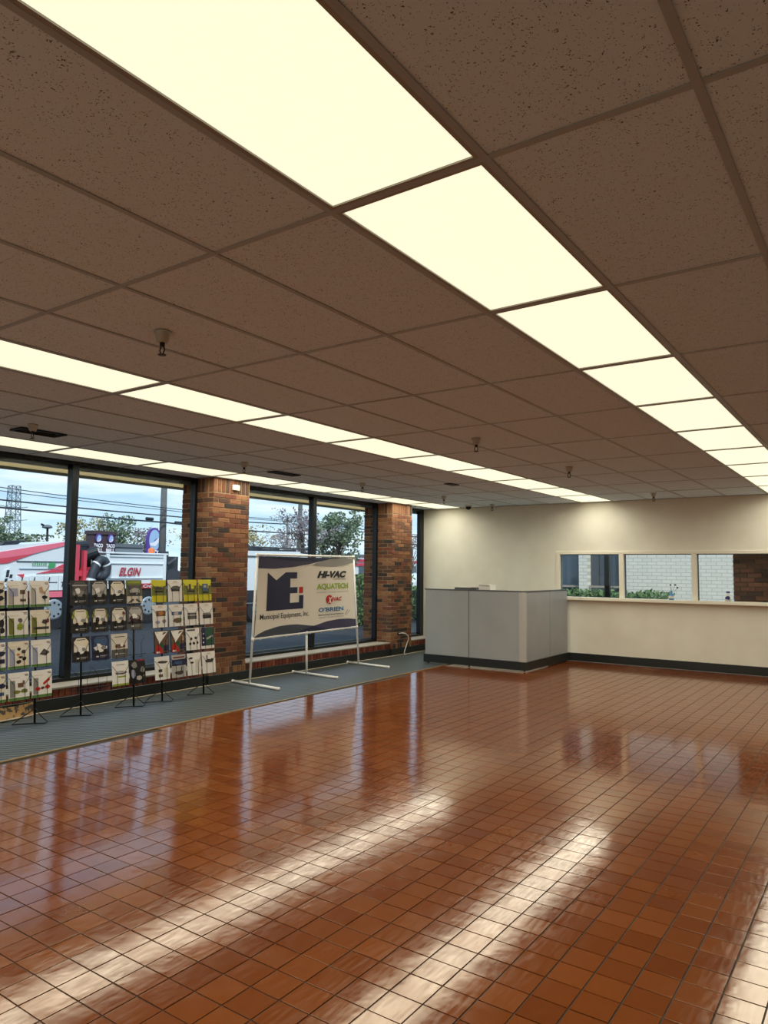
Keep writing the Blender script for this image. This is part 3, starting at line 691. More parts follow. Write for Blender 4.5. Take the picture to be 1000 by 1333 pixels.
R3 = [(0, 0, 'yellow', yel([(blob(.5, .62, .34, .08, 60), 'ink'), (rect(.2, .44, .75, .52), 'black')]), 'yellow leaflet with wide dark machine, top left of the rack beside the pillar'),
 (0, 1, 'white', wh([(blob(.5, .62, .36, .12, 61), 'mid'), (rect(.2, .48, .8, .56), 'black')]), 'white leaflet with grey trailer between yellow leaflets in the top row'),
 (0, 2, 'yellow', yel([(rect(.36, .5, .52, .8), 'ink'), (rect(.3, .42, .8, .5), 'black')]), 'yellow leaflet with upright dark machine, third in the top row by the pillar'),
 (0, 3, 'yellow', yel([(rect(.26, .46, .70, .80), 'blue'), (rect(.38, .62, .58, .74), 'lgrey'), (rect(.3, .36, .7, .44), 'black')]), 'yellow leaflet with blue machine, top right of the rack beside the pillar'),
 (1, 0, 'white', wh([(rect(.2, .50, .85, .74), 'brown'), (blob(.52, .62, .18, .09, 62), 'orange'), (blob(.28, .24, .16, .08, 63), 'lilac'), (blob(.74, .26, .16, .09, 64), 'grey')]), 'white leaflet with orange lit photo, left of the second row by the pillar'),
 (1, 1, 'white', wh([(rect(.15, .52, .88, .66), 'blue'), (blob(.45, .58, .2, .07, 65), 'lgrey'), (blob(.55, .26, .34, .12, 66), 'brown'), (blob(.75, .3, .12, .08, 67), 'hedge')]), 'white leaflet with blue trucks over brown scene, second row by the pillar'),
 (1, 2, 'white', wh([(rect(.18, .28, .86, .58), 'mid'), (rect(.2, .44, .84, .50), 'lgrey')]), 'white leaflet with one grey landscape photo, second row by the pillar'),
 (1, 3, 'white', wh([(rect(.18, .36, .86, .46), 'ink'), (blob(.5, .50, .3, .06, 68), 'grey'), (rect(.2, .28, .85, .36), 'black')]), 'white leaflet with one low dark truck, right of the second row by the pillar'),
 (2, 0, 'dark', tri, 'leaflet with white and red triangles, left of the third row by the pillar'),
 (2, 1, 'dark', tri+[(rect(.80, .5, .94, .74), 'tan')], 'leaflet with white and red triangles and tan patch, second in the third row'),
 (2, 2, 'white', [(rect(.08, .88, .66, .95), 'ink'), (blob(.34, .52, .10, .07, 71), 'black'), (blob(.68, .54, .11, .07, 72), 'ink'), (blob(.26, .30, .09, .07, 73), 'black'), (blob(.52, .31, .10, .07, 74), 'black'), (blob(.80, .32, .09, .07, 75), 'black')], 'white leaflet with five small black machines, third row by the pillar'),
 (2, 3, 'white', [(rect(0, .14, .30, 1), 'navy'), (rect(.30, .14, 1, 1), 'teal'), (blob(.62, .78, .24, .12, 76), 'dgreen'), (blob(.62, .42, .26, .14, 77), 'dgreen'), ([(.36, .5), (.8, .62), (.9, .56), (.4, .42)], 'lgrey'), (blob(.14, .7, .05, .04, 78), 'white'), (blob(.14, .5, .05, .04, 79), 'white'), (blob(.14, .3, .05, .04, 80), 'white')], 'dark green and navy leaflet with white foot, right of the third row by the pillar'),
 (3, 0, 'white', [(blob(.5, .76, .4, .06, 81), 'ink'), (rect(.2, .34, .45, .46), 'ink'), (rect(.2, .12, .48, .24), 'brown'), (rect(.56, .1, .9, .5), 'paper')], 'white leaflet with two stacked small photos, bottom left of the rack beside the pillar'),
 (3, 1, 'lgrey', [(rect(.0, .52, 1, .80), 'navy'), (rect(.1, .60, .7, .70), 'blue'), (rect(.1, .86, .9, .92), 'dred'), (blob(.5, .2, .36, .10, 82), 'ink'), ([(.58, .2), (.66, .2), (.70, .48), (.62, .46)], 'ink')], 'grey leaflet with navy band and crane, bottom row by the pillar'),
 (3, 2, 'white', [(blob(.25, .78, .16, .05, 83), 'ink'), (blob(.32, .58, .14, .05, 84), 'ink'), (rect(.55, .1, .9, .7), 'paper')], 'white leaflet with two small dark objects, third in the bottom row by the pillar'),
 (3, 3, 'white', wh([(blob(.5, .56, .36, .09, 85), 'ink'), (rect(.30, .56, .38, .84), 'ink'), (blob(.72, .62, .1, .06, 86), 'black')]), 'white leaflet with dark excavator, bottom right of the rack beside the pillar')]
for r_, c_, base, art, lab in R3: brochure(C3[c_], ZROW[r_], base, art, lab, g3, random.uniform(-.02, .02))

# ------------------------------------------------------------------ grey cubicle in the far corner
m_panel = mat('grey_partition_laminate', (160, 163, 163), .42)
z, _ = noise_color(m_panel, (157, 160, 160), (164, 167, 167), 2.5)
m_ptrim = mat('grey_partition_trim', (84, 86, 88), .4)
m_silver = mat('silver_corner_post', (196, 194, 190), .3, .25)
cb = empty('cubicle_partition', (-4.8, 9.6, 0)); tag(cb, 'grey office cubicle partition with black base in the far corner', 'partition')
YL = 8.98; XRc = -3.87
for a, b2 in ((-5.755, -4.905), (-4.893, -3.985)): MB().cbox(a, b2, YL, YL+.055, .16, 1.272, .004).build('panel', m_panel, cb)
for a, b2 in ((9.03, 9.995), (10.008, 10.80)): MB().cbox(XRc-.055, XRc, a, b2, .16, 1.272, .004).build('panel', m_panel, cb)
MB().cbox(-4.905, -4.893, YL+.006, YL+.05, .16, 1.272, .002).build('seam', m_ptrim, cb)
MB().cbox(XRc-.05, XRc-.006, 9.995, 10.008, .16, 1.272, .002).build('seam', m_ptrim, cb)
MB().cbox(-3.991, -3.981, YL+.004, YL+.05, .16, 1.272, .002).build('seam', m_ptrim, cb)
MB().cbox(XRc-.05, XRc-.004, 9.022, 9.034, .16, 1.272, .002).build('seam', m_ptrim, cb)
MB().prism([(-3.985, YL), (-3.93, YL), (XRc, 9.0), (XRc, 9.03), (-3.985, 9.03)], 'z', .16, 1.272).build('corner_post', m_silver, cb)
MB().cbox(-5.77, -3.93, YL-.004, YL+.059, 1.272, 1.292, .003).build('top_cap', m_ptrim, cb)
MB().cbox(XRc-.059, XRc+.004, YL+.02, 10.81, 1.2725, 1.2925, .003).build('top_cap', m_ptrim, cb)
MB().prism([(-5.78, YL-.015), (-3.93, YL-.015), (XRc+.015, 9.0), (XRc+.015, 10.82), (XRc-.07, 10.82), (XRc-.07, YL+.07), (-5.78, YL+.07)], 'z', .028, .16).build('kick_base', m_base, cb)
for xx, yy in ((-5.70, YL+.02), (-4.9, YL+.02), (-3.92, YL+.06), (-3.9, 10.0), (-3.9, 10.75)): MB().cyl((xx, yy, .0075), (xx, yy, .055), .018, .012, n=10).build('levelling_foot', m_black, cb)
MB().cbox(-5.7, -3.95, YL+.06, YL+.62, .70, .735, .004).build('worktop', m_panel, cb)
MB().cbox(-5.3, -4.35, YL+.058, YL+.36, 1.26, 1.292, .004).build('counter_shelf', m_panel, cb)
pb = empty('paper_stack', (-4.63, 9.12, 1.293)); tag(pb, 'white paper block lying on top of the grey cubicle', 'paper')
MB().cbox(-4.735, -4.52, 9.03, 9.24, 1.2925, 1.372, .003).build('block', m_white, pb)
MB().prism([(-4.74, 9.02), (-4.535, 9.0), (-4.51, 9.2), (-4.72, 9.25)], 'z', 1.3725, 1.385).build('top_sheet', m_white, pb)
tr_ = empty('document_tray', (-5.0, 9.12, 1.293)); tag(tr_, 'flat dark grey tray beside the paper block on the cubicle', 'tray')
MB().cbox(-5.2, -4.79, 9.03, 9.26, 1.2925, 1.302, .002).build('tray_base', m_ptrim, tr_)
q = MB(); q.box(-5.2, -4.79, 9.03, 9.04, 1.302, 1.325); q.box(-5.2, -4.79, 9.25, 9.26, 1.302, 1.325); q.box(-5.2, -5.19, 9.04, 9.25, 1.302, 1.325); q.build('tray_rim', m_ptrim, tr_)
MB().box(-5.185, -5.0, 9.045, 9.245, 1.302, 1.330).build('paper_sheet', m_white, tr_)

# ------------------------------------------------------------------ bottles on the far window sill
m_bl = mat('blue_plastic', (70, 150, 205), .2); m_bl2 = mat('dark_blue_label', (30, 60, 130), .4); m_seed = mat('brown_seed_head', (74, 52, 44), .8)
vb = empty('reed_bottle', (-2.095, 10.935, 1.155)); tag(vb, 'small blue bottle holding three brown-tipped reeds on the window sill', 'bottle')
MB().lathe((-2.095, 10.935, 1.155), [(.040, 0), (.044, .01), (.044, .075), (.034, .10), (.016, .118), (.016, .145), (.02, .15)], 16).build('glass_body', m_bl, vb, smooth=True)
MB().lathe((-2.095, 10.935, 1.18), [(.0455, 0), (.0455, .045)], 16).build('label_band', m_white, vb)
for (dx, dz) in ((-.012, .25), (.062, .252), (.10, .205)):
    rd = MB().tube([(-2.095, 10.935, 1.27), (-2.095+dx*.6, 10.935, 1.155+dz*.75), (-2.095+dx, 10.935, 1.155+dz)], .0025, 5).build('reed', m_black, vb)
    MB().lathe((-2.095+dx, 10.935, 1.155+dz-.012), [(.004, 0), (.015, .006), (.017, .014), (.010, .024), (.002, .028)], 10).build('seed_head', m_seed, rd, smooth=True)
sb = empty('cleaner_bottle', (-1.22, 10.935, 1.155)); tag(sb, 'white cleaner bottle with dark blue label on the window sill', 'bottle')
MB().lathe((-1.22, 10.935, 1.155), [(.042, 0), (.046, .01), (.046, .07), (.034, .105), (.018, .125), (.018, .14)], 16).build('body', m_white, sb, smooth=True)
MB().prism([(-1.255, 1.20), (-1.185, 1.185), (-1.185, 1.235), (-1.215, 1.25), (-1.25, 1.23)], 'y', 10.885, 10.892).build('label', m_bl2, sb)
MB().cbox(-1.245, -1.19, 10.915, 10.955, 1.295, 1.32, .004).build('spray_head', m_bl2, sb)

# ------------------------------------------------------------------ ceiling fittings
m_spr = mat('sprinkler_grey', (176, 180, 174), .35, .2); m_sprd = mat('sprinkler_dark', (40, 38, 36), .4, .6)
SPR = [((-2.19, .511), 'closest sprinkler head hanging between the two nearest light rows'), ((-2.248, 4.211), 'second sprinkler head between the near and middle light rows'),
       ((-2.186, 6.49), 'third sprinkler head between the near and middle light rows'), ((-2.103, 9.968), 'sprinkler head by the far wall above the long window'),
       ((-5.287, 1.524), 'sprinkler head in front of the ceiling vent above the left window'), ((-5.332, 4.159), 'sprinkler head above the pillar left of the banner'),
       ((-5.348, 6.549), 'sprinkler head above the banner'), ((-5.259, 8.759), 'sprinkler head above the pillar by the narrow window'), ((-5.192, 10.45), 'sprinkler head by the far wall above the cubicle')]
pr = [(.046, 0), (.046, -.006), (.042, -.012), (.031, -.055), (.020, -.060)]
s0 = None
for (x, y), lab in SPR:
    r = empty('sprinkler_head', (x, y, CEIL)); tag(r, lab, 'sprinkler', 'fire sprinklers in the ceiling')
    if s0 is None:
        s0 = (MB().lathe((0, 0, 0), pr, 14).mesh('escutcheon', m_spr, (0, 0, 0)),
              MB().lathe((0, 0, -.06), [(.014, 0), (.014, -.02), (.010, -.022)], 10).mesh('nozzle', m_sprd, (0, 0, 0)),
              MB().tube([(.011, 0, -.08), (.020, 0, -.10), (.008, 0, -.122), (-.008, 0, -.122), (-.020, 0, -.10), (-.011, 0, -.08)], .004, 6).mesh('yoke', m_sprd, (0, 0, 0)),
              MB().lathe((0, 0, -.128), [(.022, 0), (.022, .004)], 12).mesh('deflector', m_sprd, (0, 0, 0)))
        for me in s0[:1]:
            for p_ in me.polygons: p_.use_smooth = True
    for nm, me in zip(('escutcheon', 'nozzle', 'yoke', 'deflector'), s0): link(nm, me, r, WO[r])
def vent(cx, cy, wx, wy, lab):
    r = empty('ceiling_vent', (cx, cy, CEIL)); tag(r, lab, 'vent', 'air vents in the ceiling')
    MB().box(cx-wx/2, cx+wx/2, cy-wy/2, cy+wy/2, CEIL-.004, CEIL-.0015).build('throat', m_black, r)
    k = max(3, int(wx/.05))
    for i in range(k):
        x = cx-wx/2+(i+.5)*wx/k
        q = MB().add([(x-.012, cy-wy/2+.012, CEIL-.004), (x+.012, cy-wy/2+.012, CEIL-.012), (x+.012, cy+wy/2-.012, CEIL-.012), (x-.012, cy+wy/2-.012, CEIL-.004)], [(0, 1, 2, 3), (3, 2, 1, 0)])
        q.build('blade', m_lightframe, r)
    q = MB()
    for a in ((cx-wx/2, cx+wx/2, cy-wy/2, cy-wy/2+.014), (cx-wx/2, cx+wx/2, cy+wy/2-.014, cy+wy/2), (cx-wx/2, cx-wx/2+.014, cy-wy/2, cy+wy/2), (cx+wx/2-.014, cx+wx/2, cy-wy/2, cy+wy/2)): q.box(*a, CEIL-.014, CEIL-.0015)
    q.build('frame', m_black, r)
vent(-5.57, 1.74, .22, .44, 'dark ceiling vent behind the sprinkler above the left window')
vent(-5.585, 5.13, .16, .48, 'dark ceiling vent above the banner window')
vent(-4.27, 7.29, .12, .24, 'small dark ceiling vent between the middle and window light rows')
sc_ = empty('security_camera', (-5.70, 10.45, CEIL)); tag(sc_, 'white dome security camera on the ceiling in the far corner', 'camera')
MB().lathe((-5.70, 10.45, CEIL), [(.075, 0), (.075, -.02), (.07, -.03), (.02, -.03)], 18).build('mount', m_white, sc_, smooth=True)
MB().lathe((-5.70, 10.45, CEIL-.03), [(.055, 0), (.052, -.025), (.036, -.05), (.01, -.06)], 18).build('dome', m_black, sc_, smooth=True)
th = empty('sensor_box', (-6.715, 5.33, 2.72)); tag(th, 'small white sensor box near the top of the brick pillar', 'sensor')
MB().cbox(-6.718, -6.68, 5.268, 5.39, 2.722, 2.80, .006).build('housing', m_white, th)
MB().cbox(-6.681, -6.676, 5.29, 5.37, 2.735, 2.765, .002).build('window', mat('sensor_window', (205, 198, 180), .5), th)

# ------------------------------------------------------------------ cords and the brown sheet on the mat
m_cord = mat('cream_cord', (186, 172, 146), .5)
pts = []
y = 1.0
while y < 10.6:
    pts.append((-6.70+.012*math.sin(y*2.1)+(.0 if y > 3.6 else .03*math.sin((3.6-y)*2.2)), y, .016)); y += .25
tag(MB().tube(pts, .008, 6).build('floor_cord', m_cord, smooth=True), 'cream cord lying along the foot of the window wall', 'cord')
tag(MB().tube([(-6.72, 9.60, .41), (-6.66, 9.615, .425), (-6.62, 9.68, .415), (-6.61, 9.75, .36), (-6.615, 9.765, .30), (-6.63, 9.73, .20), (-6.64, 9.69, .11), (-6.65, 9.675, .03), (-6.66, 9.70, .017), (-6.68, 9.80, .016)], .0085, 8).build('white_cable', m_white, smooth=True),
    'white cable curling from the pillar by the narrow window to the floor', 'cable')
m_sheet = mat('brown_patterned_sheet', (122, 92, 52), .7)
noise_color(m_sheet, (46, 36, 26), (150, 114, 62), 17, 3, lo=.42, hi=.5)
sh = MB(); NU, NV = 14, 8
def SP(u, v, o=0.):
    yy = .9+1.55*u; reach = (1-u)**.7*.28+.03; x = -6.70+reach*v
    zz = .012+.125*(1-v)**1.6+.012*math.sin(u*13+v*3)*(1-v)+.03*max(0, v-.8)*5*(1-u)
    return (x+o, yy, zz+o)
for off, fl_ in ((0, 0), (.004, 1)):
    vv = [SP(i/NU, j/NV, off) for j in range(NV+1) for i in range(NU+1)]
    ff = [(j*(NU+1)+i, j*(NU+1)+i+1, (j+1)*(NU+1)+i+1, (j+1)*(NU+1)+i) for j in range(NV) for i in range(NU)]
    sh.add(vv, ff if fl_ else [f[::-1] for f in ff])
bs = sh.build('patterned_sheet', m_sheet, smooth=True); tag(bs, 'brown patterned sheet slumped against the wall under the left rack', 'sheet')
MB().tube([SP(i/12, 1.0, .004) for i in range(13)], .009, 6).build('hem', m_cord, bs, smooth=True)

# ------------------------------------------------------------------ outside: ground
m_asph = mat('asphalt', (46, 50, 56), .85); noise_color(m_asph, (26, 30, 36), (38, 42, 48), 3)
m_walk = mat('concrete_walk', (42, 46, 50), .85)
m_conc = mat('pale_concrete', (120, 124, 124), .85)
tag(MB().box(-300, -7.4, -60, 260, -.2, -.03).build('ground', m_asph, wo=(0, 0, 0)), 'dark asphalt car park outside the windows', 'ground', kind='structure')
tag(MB().box(-10.5, -7.39, -60, 40, -.2, -.02).build('pavement', m_walk, wo=(-9, 0, 0)), 'pale concrete walk outside the windows', 'pavement', kind='structure')
tag(MB().box(-7.2, 40, YF+.2, 40, -.2, -.025).build('ground_yard', m_conc, wo=(0, 12, 0)), 'pale paving beyond the far wall', 'ground', kind='structure')

# far yard seen through the long window
m_pbrick = mat('pale_painted_brick', (205, 208, 200), .75)
n, l, b = nodes(m_pbrick); bt = n.new('ShaderNodeTexBrick'); g = n.new('ShaderNodeNewGeometry'); mpn = n.new('ShaderNodeMapping'); mpn.inputs['Rotation'].default_value = (math.radians(90), 0, 0)
l.new(g.outputs['Position'], mpn.inputs[0]); l.new(mpn.outputs[0], bt.inputs['Vector']); bt.inputs['Scale'].default_value = 1; bt.inputs['Brick Width'].default_value = .22; bt.inputs['Row Height'].default_value = .085; bt.inputs['Mortar Size'].default_value = .008
bt.inputs['Color1'].default_value = (*lin((228, 224, 208)), 1); bt.inputs['Color2'].default_value = (*lin((236, 230, 214)), 1); bt.inputs['Mortar'].default_value = (*lin((200, 197, 184)), 1)
l.new(bt.outputs['Color'], b.inputs['Base Color']); add_bump(m_pbrick, bt.outputs['Fac'], -.4, .01)
m_dglass = mat('dark_window_glass', (70, 84, 96), .08)
m_dgrey = mat('slate_panel', (84, 92, 98), .5)
yb = empty('annex_building', (-3, 16, 0)); tag(yb, 'pale painted brick annex seen through the far window', 'building')
MB().box(-4.45, 2.5, 16, 16.3, 0, 3.4).build('brick_wall', m_pbrick, yb)
MB().box(-5.50, -5.28, 15.9, 16.3, 0, 3.4).build('brick_column', m_pbrick, yb)
MB().box(-9.5, -5.5, 16.1, 16.3, 0, 3.4).build('window_pane', m_dglass, yb)
for xx in (-6.4, -7.4, -8.4): MB().box(xx-.03, xx+.03, 16.04, 16.12, 0, 3.4).build('mullion', m_dgrey, yb)
for a, b2 in ((-5.28, -5.08), (-5.04, -4.86), (-4.82, -4.45)): MB().box(a, b2, 16.15, 16.3, 0, 3.4).build('entry_panel', m_dgrey, yb)
MB().box(-9.5, -4.45, 16.0, 16.06, 1.22, 1.27).build('rail', m_stone, yb)
MB().box(-9.5, 2.5, 15.6, 16.4, 3.4, 3.7).build('roof_edge', m_alug, yb)
pst = empty('canopy_post', (-3.58, 12.2, 0)); tag(pst, 'dark square post outside the left pane of the far window', 'post')
MB().cbox(-3.63, -3.535, 12.15, 12.25, 0, 3.0, .006).build('shaft', m_black, pst); MB().cbox(-3.68, -3.485, 12.1, 12.3, -.025, .03, .005).build('foot_plate', m_black, pst)
pier = MB().box(-1.195, 1.2, 11.36, 11.6, 0, 3.2).build('brick_pier', m_mortar2, wo=(0, 11.4, 0)); tag(pier, 'dark brick pier outside the right pane of the far window', 'pier')
dbm = {}
for c in range(16):
    z0 = .95+c*.075; x = -1.2-(.11 if c % 2 else 0)
    while x < .9:
        x0 = max(x, -1.2); x1 = x+.21
        key = round(x1-x0, 3)
        if key not in dbm: dbm[key] = MB().cbox(-key/2, key/2, -.02, .02, 0, .064, .003).mesh('brick', m_dbrick, (0, 0, 0))
        link('brick', dbm[key], pier, ((x0+x1)/2, 11.355+random.uniform(-.002, .002), z0)); x += .22

# leafy things ------------------------------------------------------
def leaf_mat(name, c1, c2):
    m = mat(name, c1, .7); n, l, b = nodes(m); g = n.new('ShaderNodeNewGeometry'); rp = n.new('ShaderNodeValToRGB')
    rp.color_ramp.elements[0].color = (*lin(c1), 1); rp.color_ramp.elements[1].color = (*lin(c2), 1); l.new(g.outputs['Random Per Island'], rp.inputs[0]); l.new(rp.outputs[0], b.inputs['Base Color']); return m
m_hedge = leaf_mat('hedge_leaf', (50, 82, 48), (112, 138, 84)); m_green = leaf_mat('green_leaf', (70, 92, 72), (132, 150, 118)); m_aut = leaf_mat('autumn_leaf', (122, 116, 78), (186, 172, 112))
m_mauve = leaf_mat('mauve_leaf', (104, 100, 108), (150, 142, 150)); m_bark = mat('bark', (86, 78, 72), .9)
def leaves(q, pick, n_, s, rr):
    for _ in range(n_):
        c = pick(); a = Vector((rr.gauss(0, 1), rr.gauss(0, 1), rr.gauss(0, 1))).normalized(); b2 = a.orthogonal().normalized()
        sz = s*rr.uniform(.6, 1.3); c = Vector(c)
        q.add([c-a*sz, c+b2*sz*.5, c+a*sz, c-b2*sz*.5], [(0, 1, 2, 3)])
def hedge(x0, x1, y0, y1, h, lab, n_=2600, s=.05):
    rr = random.Random(int(abs(x0*100)+y0*10)); r = empty('hedge', ((x0+x1)/2, (y0+y1)/2, -.03)); tag(r, lab, 'hedge')
    core = MB(); nx = 10; ax_y = (y1-y0) > (x1-x0)
    core.cbox(x0+.1, x1-.1, y0+.1, y1-.1, -.03, h-.1, .08); core.build('hedge_core', mat('hedge_inner', (40, 62, 40), .9), r)
    q = MB()
    def pick():
        f_ = rr.random()
        if f_ < .45: return (rr.uniform(x0, x1), rr.uniform(y0, y1), h-.06+rr.gauss(0, .05))
        if ax_y: return (x1-.05+rr.gauss(0, .05), rr.uniform(y0, y1), rr.uniform(.0, h))
        return (rr.uniform(x0, x1), y0+.05+rr.gauss(0, .05), rr.uniform(.0, h))
    leaves(q, pick, n_, s, rr); tag(q.build('foliage', m_hedge, r), kind='stuff')
hedge(-8, -2.75, 13.2, 14.1, 1.19, 'clipped green hedge outside the far window', 3600)
hedge(-12.8, -11.8, 14.7, 18.1, 1.45, 'tall green hedge outside beside the white truck')
hedge(-12.6, -11.8, 18.3, 23.5, 1.04, 'low green hedge outside the narrow window')
def tree(x, y, h, rad, m, lab, n_=1500, s=.22, trunk=.14, low=.35, sparse=1.):
    rr = random.Random(int(x*7+y*13)); r = empty('tree', (x, y, -.03)); tag(r, lab, 'tree', 'trees beyond the car park')
    q = MB(); q.tube([(x, y, -.03), (x+rr.gauss(0, .1), y+rr.gauss(0, .1), h*.35), (x+rr.gauss(0, .2), y+rr.gauss(0, .2), h*.75)], [trunk, trunk*.8, trunk*.3], 7)
    ends = []
    for i in range(14):
        z0 = h*rr.uniform(.22, .6); a = rr.uniform(0, 2*math.pi); R_ = rad*rr.uniform(.5, .95); z1 = z0+(h-z0)*rr.uniform(.35, .85)
        e_ = (x+R_*math.cos(a), y+R_*math.sin(a), z1); ends.append(Vector(e_))
        q.tube([(x, y, z0), (x+R_*.5*math.cos(a), y+R_*.5*math.sin(a), (z0+z1)/2+.1), e_], [trunk*.4, trunk*.25, trunk*.1], 5)
        for _ in range(3):
            e2 = Vector(e_)+Vector((rr.gauss(0, .3*rad), rr.gauss(0, .3*rad), abs(rr.gauss(0, .25*rad)))); q.tube([e_, e2], [trunk*.1, trunk*.04], 4); ends.append(e2)
    q.build('trunk', m_bark, r)
    f = MB(); cz = h*(1+low)/2; hz = h*(1-low)/2
    blobs = [(Vector((x+rr.gauss(0, .4)*rad, y+rr.gauss(0, .4)*rad, cz+rr.uniform(-.75, .8)*hz)), rad*rr.uniform(.22, .42)) for _ in range(16)]
    def pick():
        if rr.random() < .65:
            c, k = rr.choice(blobs)
        else: c, k = rr.choice(ends), rad*.2
        d = Vector((rr.gauss(0, 1), rr.gauss(0, 1), rr.gauss(0, 1))).normalized()*k*rr.random()**.4
        p = c+d; p.z = min(p.z, h); return p
    leaves(f, pick, n_, s, rr); tag(f.build('foliage', m, r), kind='stuff')
tree(-85, 40.5, 7.4, 2.6, m_green, 'dense green tree at the left edge of the window view')
tree(-90, 47.5, 5.6, 3.2, m_green, 'low bushy tree behind the lattice tower foot', 1600)
tree(-92, 54.5, 5.0, 3.0, m_aut, 'low brownish tree right of the lamp post', 1300)
tree(-97, 60.9, 9.0, 3.1, m_aut, 'autumn tree left of the dark sign building', 1100, .2)
tree(-84, 57.3, 8.7, 2.5, m_green, 'round green tree behind the dark sign building', 1300, .2)
tree(-88, 64.5, 7.2, 3.3, m_mauve, 'thin grey tree left of the arched sign', 1000, .18)
tree(-86, 72.5, 7.6, 3.0, m_aut, 'yellowing tree right of the utility pole', 1200, .2)
tree(-85, 83.5, 8.6, 3.2, m_aut, 'yellow tree at the left of the banner window', 1100, .2)
tree(-85, 92.0, 7.4, 3.6, m_mauve, 'thin bare tree above the white truck roof', 900, .16)
tree(-38, 42.4, 6.4, 2.0, m_mauve, 'mauve bare tree left of the window bar behind the banner', 1500, .11)
tree(-38, 46.9, 6.4, 2.2, m_green, 'big dense green tree above the banner', 3600, .15, .16, .30)
tree(-60, 93.0, 6.8, 3.0, m_mauve, 'thin bare tree in the narrow window view', 900, .16)

# ------------------------------------------------------------------ street sweeper outside
m_red = mat('vehicle_red', (212, 74, 92), .35); m_vw = mat('vehicle_white', (226, 234, 238), .35); m_pink = mat('vehicle_pink_red', (236, 118, 138), .35)
m_tyre = mat('tyre_rubber', (30, 33, 38), .7); m_hub = mat('wheel_hub', (170, 182, 190), .35, .4); m_und = mat('underbody', (34, 40, 48), .6); m_hose = mat('black_hose', (52, 58, 68), .6)
m_bgr = mat('pale_blue_shadow_line', (150, 180, 200), .5); m_vgl = mat('vehicle_glass', (34, 44, 58), .1); m_elg = mat('crimson_lettering', (176, 36, 58), .5); m_vgrn = mat('leaf_green', (72, 160, 100), .5)
def side_poly(q, poly, x0, x1, mi=0): q.prism(poly, 'x', x0, x1, mi); return q
def wheel(parent, x, y, r_, wdt=.3):
    wh_ = MB().cyl((x-wdt, y, r_-.03), (x, y, r_-.03), r_, n=28); wo = wh_.build('wheel', m_tyre, parent, wo=(x, y, r_-.03))
    MB().cyl((x-.02, y, r_-.03), (x+.02, y, r_-.03), r_*.58, r_*.45, n=20).build('hub', m_hub, wo)
    for k in range(8):
        a = 2*math.pi*k/8; MB().cyl((x+.005, y+r_*.33*math.cos(a), r_-.03+r_*.33*math.sin(a)), (x+.03, y+r_*.33*math.cos(a), r_-.03+r_*.33*math.sin(a)), .03, n=8).build('hub_hole', m_tyre, wo)
XS = -17.0
sw = empty('street_sweeper', (XS-1.1, 9.2, -.03)); tag(sw, 'red and white street sweeper truck with black hose parked outside', 'truck')
MB().box(XS-2.0, XS-.25, 5.0, 12.9, .55, .95).build('chassis', m_und, sw)
for yy in (5.7, 8.77, 11.72):
    wheel(sw, XS-.02, yy, .52); wheel(sw, XS-1.8, yy, .52)
side_poly(MB(), [(6.6, 1.0), (9.28, 1.0), (9.28, 2.30), (7.6, 2.13), (6.6, 1.98)], XS-2.2, XS-.03).build('hopper', m_vw, sw)
side_poly(MB(), [(6.6, 1.86), (7.3, 1.95), (8.2, 2.12), (9.28, 2.31), (9.28, 2.23), (8.7, 2.08), (8.2, 1.94), (7.4, 1.80), (6.6, 1.76)], XS-.03, XS-.005).build('roof_band', m_pink, sw)
side_poly(MB(), [(6.6, 1.77), (7.4, 1.81), (8.25, 1.955), (7.9, 1.83), (7.5, 1.68), (6.6, 1.60)], XS-.03, XS-.008).build('dark_swoosh', m_red, sw)
side_poly(MB(), [(8.25, 1.42), (8.6, 1.50), (8.95, 1.66), (9.27, 1.79), (9.27, 1.50), (9.0, 1.46)], XS-.03, XS-.004).build('lower_swoosh', m_red, sw)
for k, (a, b2) in enumerate(((7.75, 8.05), (8.07, 8.45), (8.47, 8.85), (8.87, 9.26))):
    d_ = MB().cbox(XS-.06, XS+.02, a, b2, .98, 1.38-.02*(k == 0), .01).build('locker_door', m_vw, sw)
    MB().tube([(XS+.03, a+.07, 1.08), (XS+.035, a+.12, 1.33)], .012, 5).build('strap', m_und, d_)
    MB().cbox(XS+.02, XS+.035, a+.04, b2-.04, 1.19, 1.205, .003).build('handle', m_und, d_)
MB().cbox(XS-.05, XS+.01, 8.1, 9.26, .80, .96, .01).build('red_skirt', m_pink, sw)
ck = MB().prism([(7.42, 1.08), (7.62, 1.10), (7.80, 1.20), (7.56, 1.56), (7.44, 1.50)], 'x', XS-.02, XS+.012).build('checker_panel', m_vw, sw)
for i, (yy, zz) in enumerate(((7.50, 1.47), (7.49, 1.38), (7.58, 1.36), (7.46, 1.26), (7.60, 1.22), (7.70, 1.16))):
    MB().prism([(yy-.04, zz-.05), (yy+.035, zz-.045), (yy+.045, zz+.04), (yy-.02, zz+.04)], 'x', XS+.012, XS+.016).build('check', m_und, ck)
cabm = MB(); side_poly(cabm, [(4.9, .7), (7.38, .7), (7.38, 1.66), (6.9, 1.95), (5.3, 1.95), (4.9, 1.5)], XS-2.1, XS-.04); cabm.build('cab', m_und, sw)
side_poly(MB(), [(5.6, 1.35), (7.2, 1.35), (7.2, 1.62), (6.85, 1.85), (5.8, 1.85)], XS-.04, XS-.02).build('cab_window', m_vgl, sw)
MB().tube([(XS-.4, 7.35, 1.98), (XS-.35, 7.55, 2.2), (XS-.35, 7.95, 2.24)], .035, 6).build('mirror_arm', m_und, sw)
side_poly(MB(), [(7.55, 2.16), (8.05, 2.27), (7.85, 2.14), (7.6, 2.08)], XS-.6, XS-.3).build('deflector', m_und, sw)
